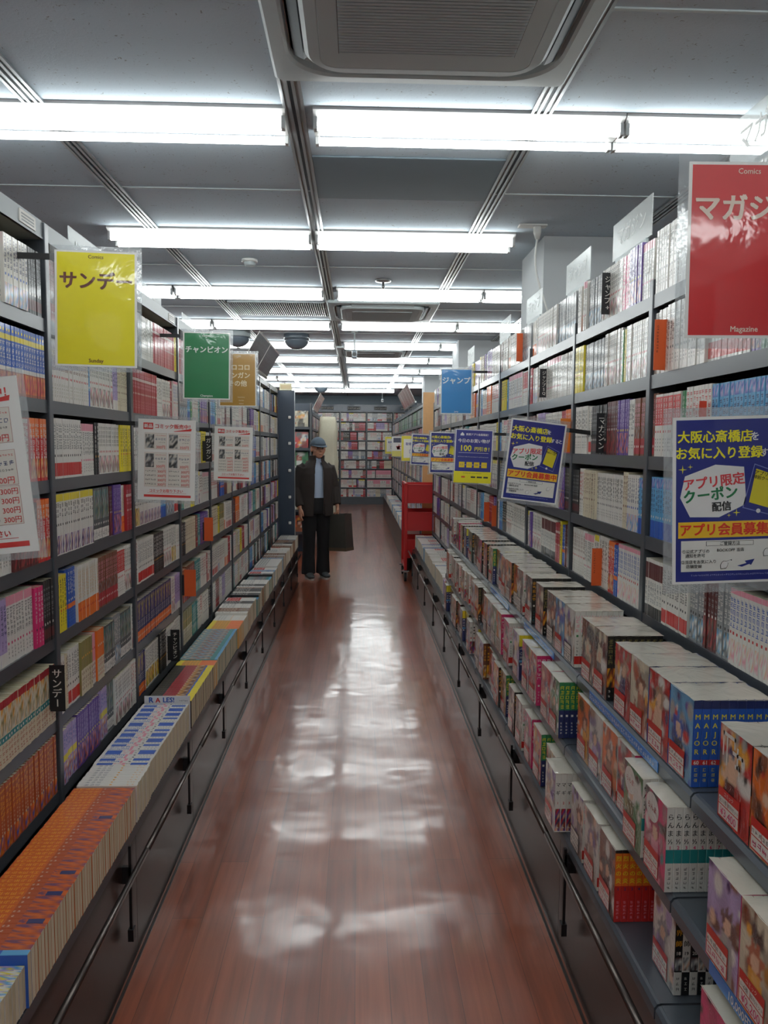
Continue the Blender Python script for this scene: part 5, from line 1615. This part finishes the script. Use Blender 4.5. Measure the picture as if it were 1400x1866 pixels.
# spine-up books on the far right bench
d = 9.5
while d < 15.5:
    key = RNG.choice(('bbig', 'bwhi', 'bwb2', 'bbig', 'bbsk', 'bbre')); se = BK[key]
    for c in range(RNG.choice((3, 5, 7))):
        FAR.append((9, key, 1, mat_bench('r', d, .4185 + se.d, .60 + RNG.uniform(0, .012), se.t))); d += se.t + .001

# bookcases on the far wall
for k in range(-2, 3):
    x0 = -.444 + .696 * k
    t = thing('bookcase', 'dark bookcase with a header sign on the far wall, %s from its left end' % ORD[k + 2], 'bookcase', (x0, 20.3, 0), group='bookcases on the far wall')
    part('post', lambda m: m.box(-.018, 0, .18, .018, .06, 2.44), M['steel'], t)
    if k == 2:
        part('post', lambda m: m.box(.678, 0, .18, .714, .06, 2.44), M['steel'], t)
    for z in range(10):
        part('shelf_board', lambda m: m.box(.018, 0, .20 + .249 * z - .022, .678, .30, .20 + .249 * z - .001), M['steel'], t)
    part('back_panel', lambda m: m.box(0, .30, 0, .696, .31, 2.62), M['steel'], t)
    part('plinth', lambda m: m.box(0, .01, 0, .696, .3, .175), M['steel'], t)
    part('header', lambda m: m.box(0, -.01, 2.44, .696, .02, 2.62), M['navy'], t)
    sg = part('header_sign', lambda m: m.box(.19, -.016, 2.48, .52, -.0105, 2.57, S(24, 26, 30)), M['paint'], t)
    mb = MB(); mb.text('ワイドコミック', (.355, -.0175, 2.525), (1, 0, 0), (0, 0, 1), .046, WHITE, bold=.03); obj('lettering', mb.mesh('lettering', [M['paint']]), sg)
    for z in range(9):
        pool = ['tan', 'pnk', 'tan', 'crim'] if (k == 1 and z in (1, 2)) else PALE + ['tan', 'tan', 'wtag', 'brr', 'blk', 'pur', 'crim']
        if k == 1 and z in (1, 2): pool = ['pnk', 'wpnk', 'pnk']
        far_books(x0 + .02, 20.315, .2 + .249 * z, .655, 'f', pool, 1.18, .05)
merge_rest('distant_comics', FAR, 'small rows of comics on the far shelves and bookcases', 'comic books')

# display end facing the cross aisle, with books shown by their covers
t = thing('end_display', 'shelf end behind the person with covers facing the viewer', 'display shelf', (-.95, 11.0, 0))
part('back_panel', lambda m: m.box(-.30, .20, 0, .30, .22, 2.15), M['navy'], t)
part('side_panel', lambda m: m.box(.275, -.0, 0, .29, .20, 2.15), M['steel'], t)
part('side_panel', lambda m: m.box(-.30, 0, 0, -.285, .20, 2.15), M['steel'], t)
DZ = [.30, .62, .94, 1.22, 1.50, 1.80]
for z in DZ:
    part('shelf_board', lambda m: (m.box(-.285, 0, z - .02, .275, .2, z), m.box(-.285, -.008, z - .025, .275, 0, z + .012)), M['steel'], t)
dm = [('gold', 'orange-lidded'), ('orange', 'yellow and red'), ('gold', 'cream and red'), ('red', 'red-cornered'), ('green', 'green'), ('pink', 'pink')]
for j, z in enumerate(DZ):
    for i, x in enumerate((-1.10, -.80)):
        mood, w = dm[(5 - j + i * 2) % 6]
        bg, inks = MOODS[mood]; rr = random.Random(j * 7 + i)
        mb = MB(); mb.box(-.10, 0, 0, .10, .028, .24, bg); mb.grid((-.10, -.0005, 0), (.2, 0, 0), (0, 0, .24), 10, 12, cover_art([PAL[q] for q in inks], rr, bg))
        tag(obj('displayed_book', mb.mesh('displayed_book', [M['print']]), loc=(x, 11.06, z + .0005), rot=(-.12, 0, 0)), 'large %s-toned cover facing out, %s column, %s level up on the shelf end' % (mood, 'outer' if i == 0 else 'inner', ORD[j] if j else 'lowest'), 'book', 'covers shown on the shelf end')


def remesh(mb, name, mat, voxel, smooth=2, mats=None):
    me = mb.mesh('raw', [mat]); o = bpy.data.objects.new('raw', me); COL.objects.link(o)
    a = o.modifiers.new('r', 'REMESH'); a.mode = 'VOXEL'; a.voxel_size = voxel; a.use_smooth_shade = True
    b = o.modifiers.new('s', 'SMOOTH'); b.factor = .5; b.iterations = smooth
    dg = bpy.context.evaluated_depsgraph_get(); dg.update()
    out = bpy.data.meshes.new_from_object(o.evaluated_get(dg)); out.name = name
    out.materials.clear(); out.materials.append(mat)
    bpy.data.objects.remove(o); bpy.data.meshes.remove(me)
    return out


# cream cloth hanging over a tall rack beyond the person
t = thing('draped_rack', 'tall rack under a cream cloth behind the person', 'rack', (-.47, 12.35, 0))
mb = MB(); rings = []
for j in range(25):
    z = .16 + 1.84 * j / 24; f = 1.0 + (.10 if .9 < z < 1.35 else 0) - .22 * max(0, z - 1.75) / .25
    rings.append([((.15 * f + .012 * math.sin(7 * a + z * 3) + .008 * math.sin(11 * z + a)) * math.copysign(abs(math.cos(a)) ** .5, math.cos(a)), (.24 * f + .012 * math.sin(5 * a - z * 4)) * math.copysign(abs(math.sin(a)) ** .5, math.sin(a)), z) for a in [2 * math.pi * k / 40 for k in range(40)]])
mb.rings(rings)
obj('cloth', mb.mesh('cloth', [M['canvas']], True), t)
for sx in (-.12, .12):
    for sy in (-.2, .2):
        part('foot', lambda m: m.tube([(sx, sy, 0), (sx, sy, .2)], .014, 10), M['rod'], t)

# ------------------------------------------------------------------ red book cart
t = thing('book_cart', 'red steel book cart standing at the far end of the right shelves', 'book cart', (.775, 8.98, 0))
for sx in (-.215, .215):
    for sy in (-.26, .26):
        part('upright', lambda m: m.box(sx - .018, sy - .018, .13, sx + .018, sy + .018, 1.13), M['red'], t, bevel=.004)
        c = part('caster', lambda m: (m.box(sx - .04, sy - .03, .115, sx + .04, sy + .03, .128), m.box(sx - .021, sy - .02, .05, sx - .016, sy + .02, .115), m.box(sx + .016, sy - .02, .05, sx + .021, sy + .02, .115)), M['chrome'], t, label='metal caster fork')
        part('wheel', lambda m: m.tube([(sx - .014, sy, .0505), (sx + .014, sy, .0505)], .050, 24), M['rubber'], c, label='black rubber wheel')
    part('end_rail', lambda m: (m.box(sx - .012, -.26, 1.10, sx + .012, .26, 1.13), m.box(sx - .012, -.26, .14, sx + .012, .26, .18)), M['red'], t, bevel=.003)
for z in (.90, .585, .27):
    def tray(m):
        m.box(-.197, -.262, z, .197, .262, z + .012)
        m.box(-.197, -.270, z, .197, -.262, z + .215); m.box(-.197, .262, z, .197, .270, z + .215)
        m.box(-.197, -.274, z + .207, .197, -.258, z + .215)
    part('tray', tray, M['red'], t, bevel=.0015)

# ------------------------------------------------------------------ the person
def limb(m, pts, n=16, power=1.0):
    """pts: (x, y, z, rx, ry) down a limb; rings stay across the path."""
    P = [Vector(p[:3]) for p in pts]; rings = []
    for i, p in enumerate(P):
        d = (P[min(i + 1, len(P) - 1)] - P[max(i - 1, 0)]).normalized()
        a = Vector((1, 0, 0)) if abs(d.x) < .85 else Vector((0, 1, 0))
        u = (a - d * a.dot(d)).normalized(); w = d.cross(u)
        rings.append([tuple(p + u * (math.cos(q) * pts[i][3]) + w * (math.sin(q) * pts[i][4])) for q in [2 * math.pi * k / n for k in range(n)]])
    m.rings(rings)


def ell(m, c, r, n=18):
    m.rings([[(c[0] + r[0] * math.sin(a) * math.cos(q), c[1] + r[1] * math.sin(a) * math.sin(q), c[2] + r[2] * math.cos(a)) for q in [2 * math.pi * k / n for k in range(n)]] for a in [math.pi * (j + .02) / (n // 2 + .04) for j in range(n // 2 + 1)]])


PX, PY, PYAW = -.478, 8.94, .34
person = thing('person', 'person in a blue-grey cap, dark jacket and black trousers holding a bag', 'person', (PX, PY, 0), (0, 0, PYAW))
HX, HY = .02, -.035       # the head sits a little forward
mb = MB()
ell(mb, (HX, HY + .012, 1.535), (.078, .096, .098)); ell(mb, (HX, HY - .022, 1.475), (.060, .068, .075)); ell(mb, (HX, HY - .050, 1.432), (.034, .034, .028))
limb(mb, [(HX, HY - .088, 1.525, .008, .008), (HX, HY - .100, 1.505, .010, .010), (HX, HY - .108, 1.485, .016, .013), (HX, HY - .094, 1.475, .012, .008)], 10)
for s in (-1, 1):
    ell(mb, (HX + s * .079, HY + .015, 1.505), (.011, .022, .034), 12); ell(mb, (HX + s * .036, HY - .062, 1.48), (.024, .022, .026), 12)
    ell(mb, (HX + s * .030, HY - .082, 1.535), (.022, .012, .009), 10)
ell(mb, (HX, HY - .083, 1.452), (.022, .011, .006), 10); ell(mb, (HX, HY - .081, 1.441), (.019, .011, .006), 10)
limb(mb, [(HX, HY + .02, 1.50, .050, .050), (.01, -.005, 1.40, .052, .054), (0, .01, 1.33, .07, .065), (0, .01, 1.22, .13, .08), (0, .01, 1.0, .125, .085), (0, .01, .86, .13, .09)])
for s in (-1, 1):
    limb(mb, [(s * .08, 0, .88, .07, .07), (s * .085, -.01, .47, .05, .052), (s * .088, .01, .10, .036, .038), (s * .088, -.02, .05, .036, .045)])
    limb(mb, [(s * .088, .05, .045, .030, .030), (s * .090, -.06, .04, .034, .026), (s * .094, -.13, .035, .032, .018)])
SHR, ELR, WRR = (-.165, .005, 1.29), (-.232, .03, 1.06), (-.205, -.055, .845)
SHL, ELL, WRL = (.165, .005, 1.29), (.235, .02, 1.06), (.245, -.055, .855)
for A_, B_, C_ in ((SHR, ELR, WRR), (SHL, ELL, WRL)):
    limb(mb, [(*A_, .045, .045), (*B_, .036, .036), (*C_, .024, .027)])


def hand3(m, wr, s, grip):
    x, y, z = wr
    limb(m, [(x, y, z + .01, .022, .026), (x, y - .006, z - .03, .017, .036), (x, y - .012, z - .075, .015, .040), (x, y - .013, z - .09, .012, .037)], 14)
    for i, (ln, dy) in enumerate(((.070, -.030), (.078, -.010), (.073, .010), (.058, .028))):
        b = (x, y - .012 + dy, z - .085)
        if grip:
            pts = [b, (b[0] - s * .004, b[1], b[2] - ln * .36), (b[0] - s * .024, b[1] + .002, b[2] - ln * .50), (b[0] - s * .036, b[1] + .002, b[2] - ln * .28), (b[0] - s * .032, b[1], b[2] - ln * .02)]
        else:
            pts = [b, (b[0] - s * .003, b[1], b[2] - ln * .42), (b[0] - s * .012, b[1] + .001, b[2] - ln * .74), (b[0] - s * .026, b[1] + .002, b[2] - ln * .98)]
        limb(m, [(*p, r, r) for p, r in zip(pts, (.0095, .009, .0085, .0078, .0072))], 10)
    th = [(x - s * .006, y - .030, z - .028), (x - s * .016, y - .052, z - .055), (x - s * (.026 if grip else .02), y - (.046 if grip else .058), z - .085), (x - s * (.036 if grip else .024), y - (.030 if grip else .054), z - .105)]
    limb(m, [(*p, r, r) for p, r in zip(th, (.013, .0115, .010, .008))], 10)


hand3(mb, WRR, -1, False)
hand3(mb, WRL, 1, True)
obj('body', remesh(mb, 'body', M['skin'], .0046, 2), person)
# shirt, jacket, trousers, shoes
mb = MB()
limb(mb, [(0, .0, .80, .150, .118), (0, 0, .95, .158, .122), (0, .0, 1.15, .168, .122), (0, .005, 1.26, .158, .110), (.0, .01, 1.33, .105, .085), (.012, -.003, 1.375, .064, .066), (.016, -.006, 1.405, .060, .064)], 28)
obj('shirt', remesh(mb, 'shirt', M['shirt'], .008, 2), person)
for s in (-1, 1):
    part('shirt_collar', lambda m: m.rings([[(.012 + s * .012, -.075, 1.405), (.012 + s * .058, -.052, 1.402), (.012 + s * .062, -.062, 1.365), (.012 + s * .024, -.088, 1.352)], [(.012 + s * .012, -.069, 1.405), (.012 + s * .058, -.046, 1.402), (.012 + s * .062, -.056, 1.365), (.012 + s * .024, -.082, 1.352)]]), M['shirt'], person)
mb = MB(); g0 = .22; n = 40
prof = [(.735, .205, .152, 1.6), (.80, .208, .152, 1.5), (.95, .200, .148, 1.35), (1.10, .202, .148, 1.2), (1.22, .205, .142, 1.1), (1.29, .188, .128, 1.15), (1.335, .140, .104, 1.25), (1.375, .094, .088, 1.35), (1.42, .090, .092, 1.9), (1.435, .094, .096, 2.1)]
rings = []
for z, rx, ry, g in prof:
    w = g0 * g; ox = .012 * max(0, (z - 1.2) / .2)
    an = [-math.pi / 2 + w + (2 * math.pi - 2 * w) * k / n for k in range(n + 1)]
    fold = lambda a: 1 + .018 * math.sin(7 * a + z * 14)
    rings.append([(ox + rx * fold(a) * math.cos(a), ry * fold(a) * math.sin(a), z) for a in an] + [(ox + (rx - .016) * math.cos(a), (ry - .016) * math.sin(a), z) for a in reversed(an)])
mb.rings(rings)
for A_, B_, C_ in ((SHR, ELR, WRR), (SHL, ELL, WRL)):
    a, b, c = Vector(A_), Vector(B_), Vector(C_); s = -1 if A_[0] < 0 else 1
    limb(mb, [(*(a + Vector((-s * .03, 0, .015))), .060, .058), (*a, .070, .068), (*(a.lerp(b, .5) + Vector((s * .006, 0, 0))), .063, .062), (*b, .059, .058), (*b.lerp(c, .5), .054, .054), (*b.lerp(c, .97), .047, .048)], 20)
obj('jacket', remesh(mb, 'jacket', M['jacket'], .0075, 3), person)
part('jacket_zip', lambda m: m.tube([(.052, -.152, .76), (.050, -.150, .95), (.048, -.148, 1.12), (.050, -.128, 1.27)], .0035, 8), M['rod'], person)
mb = MB()
limb(mb, [(0, .0, .98, .150, .118), (0, .0, .90, .168, .128), (0, .0, .80, .172, .128), (0, .0, .76, .160, .118)], 28)
for s in (-1, 1):
    limb(mb, [(s * .080, 0, .86, .095, .112), (s * .083, -.004, .66, .086, .094), (s * .086, -.008, .47, .074, .080), (s * .088, .004, .25, .073, .080), (s * .088, .008, .10, .080, .090), (s * .088, .006, .055, .082, .092)], 22)
obj('trousers', remesh(mb, 'trousers', M['trousers'], .008, 3), person)
for s in (-1, 1):
    mb = MB()
    limb(mb, [(s * .088, .078, .045, .030, .030), (s * .088, .05, .055, .042, .042), (s * .089, -.02, .060, .044, .044), (s * .092, -.09, .046, .046, .030), (s * .095, -.145, .036, .040, .022), (s * .096, -.17, .032, .022, .014)], 18)
    sh = obj('shoe', remesh(mb, 'shoe', M['shoe'], .006, 2), person)
    part('sole', lambda m: m.rings([[(s * .091 + q[0], q[1] - .045, z) for q in [(.046 * math.cos(a) * (1 if math.sin(a) < 0 else .85), .132 * math.sin(a)) for a in [2 * math.pi * k / 24 for k in range(24)]]] for z in (.0005, .022)]), M['sole'], sh, label='pale sole edge')
# cap with a peak, grey hair below it, eyes
mb = MB()
mb.rings([[(HX + .090 * math.cos(e) * math.cos(a), HY + .012 + .110 * math.cos(e) * math.sin(a), 1.548 + .098 * math.sin(e)) for a in [2 * math.pi * k / 28 for k in range(28)]] for e in [0, .25, .5, .75, 1.0, 1.25, 1.45, 1.55]])
cap = obj('cap', mb.mesh('cap', [M['cap']], True), person)
mb = MB(); top, bot = [], []
for k in range(13):
    a = -math.pi + math.pi * k / 12
    top.append((HX + .086 * math.cos(a), HY - .008 + .188 * math.sin(a), 1.556 - .022 * abs(math.sin(a)))); bot.append((HX + .086 * math.cos(a), HY - .008 + .188 * math.sin(a), 1.547 - .022 * abs(math.sin(a))))
mb.rings([top, bot]); obj('cap_peak', mb.mesh('cap_peak', [M['cap']], True), cap)
mb = MB(); mb.tube([(HX, HY + .012, 1.645), (HX, HY + .012, 1.652)], .009, 12); obj('cap_button', mb.mesh('cap_button', [M['cap']]), cap)
mb = MB()
mb.rings([[(HX + .083 * math.cos(a), HY + .014 + .101 * math.sin(a), z) for a in [-.1 + (math.pi + .2) * k / 20 for k in range(21)]] + [] for z in (1.555, 1.52, 1.49)], closed=False)
mb.rings([[(HX + r * math.cos(a), HY + .014 + r * 1.2 * math.sin(a), z) for a in [.3 + (math.pi - .6) * k / 20 for k in range(21)]] for r, z in ((.083, 1.49), (.072, 1.455), (.062, 1.435))], closed=False)
obj('hair', mb.mesh('hair', [M['hair']], True), person)
for s in (-1, 1):
    part('eye', lambda m: ell(m, (HX + s * .030, HY - .078, 1.518), (.012, .008, .005), 10), M['eye'], person, smooth=True)
part('mouth', lambda m: ell(m, (HX, HY - .0925, 1.4465), (.020, .004, .0028), 10), plain('mouth_line', S(96, 48, 44), .5), person, smooth=True)

# ---- the bag hanging from the left hand
RZ_ = Matrix.Rotation(PYAW, 4, 'Z')
grip = Matrix.Translation((PX, PY, 0)) @ RZ_ @ Vector((WRL[0] - .022, WRL[1] - .012, WRL[2] - .097))
BW, BD, BH = .26, .15, .43
bag = thing('paper_bag', 'large dark paper bag hanging from the person\'s hand', 'bag', (grip.x + .055, grip.y - .01, .325), (0, -.05, -.58))
mb = MB()


def bagring(f, z, t):
    return [(-BW / 2 * f + t, -BD / 2 * f + t, z), (BW / 2 * f - t, -BD / 2 * f + t, z), (BW / 2 * f - t, -BD * .02, z), (BW / 2 * f - t, BD / 2 * f - t, z), (-BW / 2 * f + t, BD / 2 * f - t, z), (-BW / 2 * f + t, -BD * .02, z)]


mb.rings([bagring(1.04, 0, 0), bagring(1.03, .05, 0), bagring(1.0, .2, 0), bagring(.97, BH, 0), bagring(.97, BH, .003), bagring(1.0, .2, .003), bagring(1.03, .006, .003)])
obj('bag_body', mb.mesh('bag_body', [M['bag']]), bag)
part('base_fold', lambda m: m.rings([[(a * 1.004, b * 1.01, z) for a, b, _ in bagring(1.045, 0, 0)] for z in (.001, .038)], cap=False), M['bagedge'], bag, label='brown band around the bag foot')
inv = bag.matrix_basis.inverted()
gl = (Matrix.Translation(bag.location) @ bag.rotation_euler.to_matrix().to_4x4()).inverted() @ grip
for s in (-1, 1):
    part('handle', lambda m: m.tube([(-.055, s * (BD / 2 * .97 - .004), BH - .05), (-.055, s * (BD / 2 * .97 - .003), BH), (gl.x - .016, gl.y + s * .006, gl.z - .01), (gl.x, gl.y + s * .004, gl.z), (gl.x + .016, gl.y + s * .006, gl.z - .01), (.055, s * (BD / 2 * .97 - .003), BH), (.055, s * (BD / 2 * .97 - .004), BH - .05)], .0035, 8), M['black'], bag, smooth=True)
bpy.data.objects.remove(_fo)
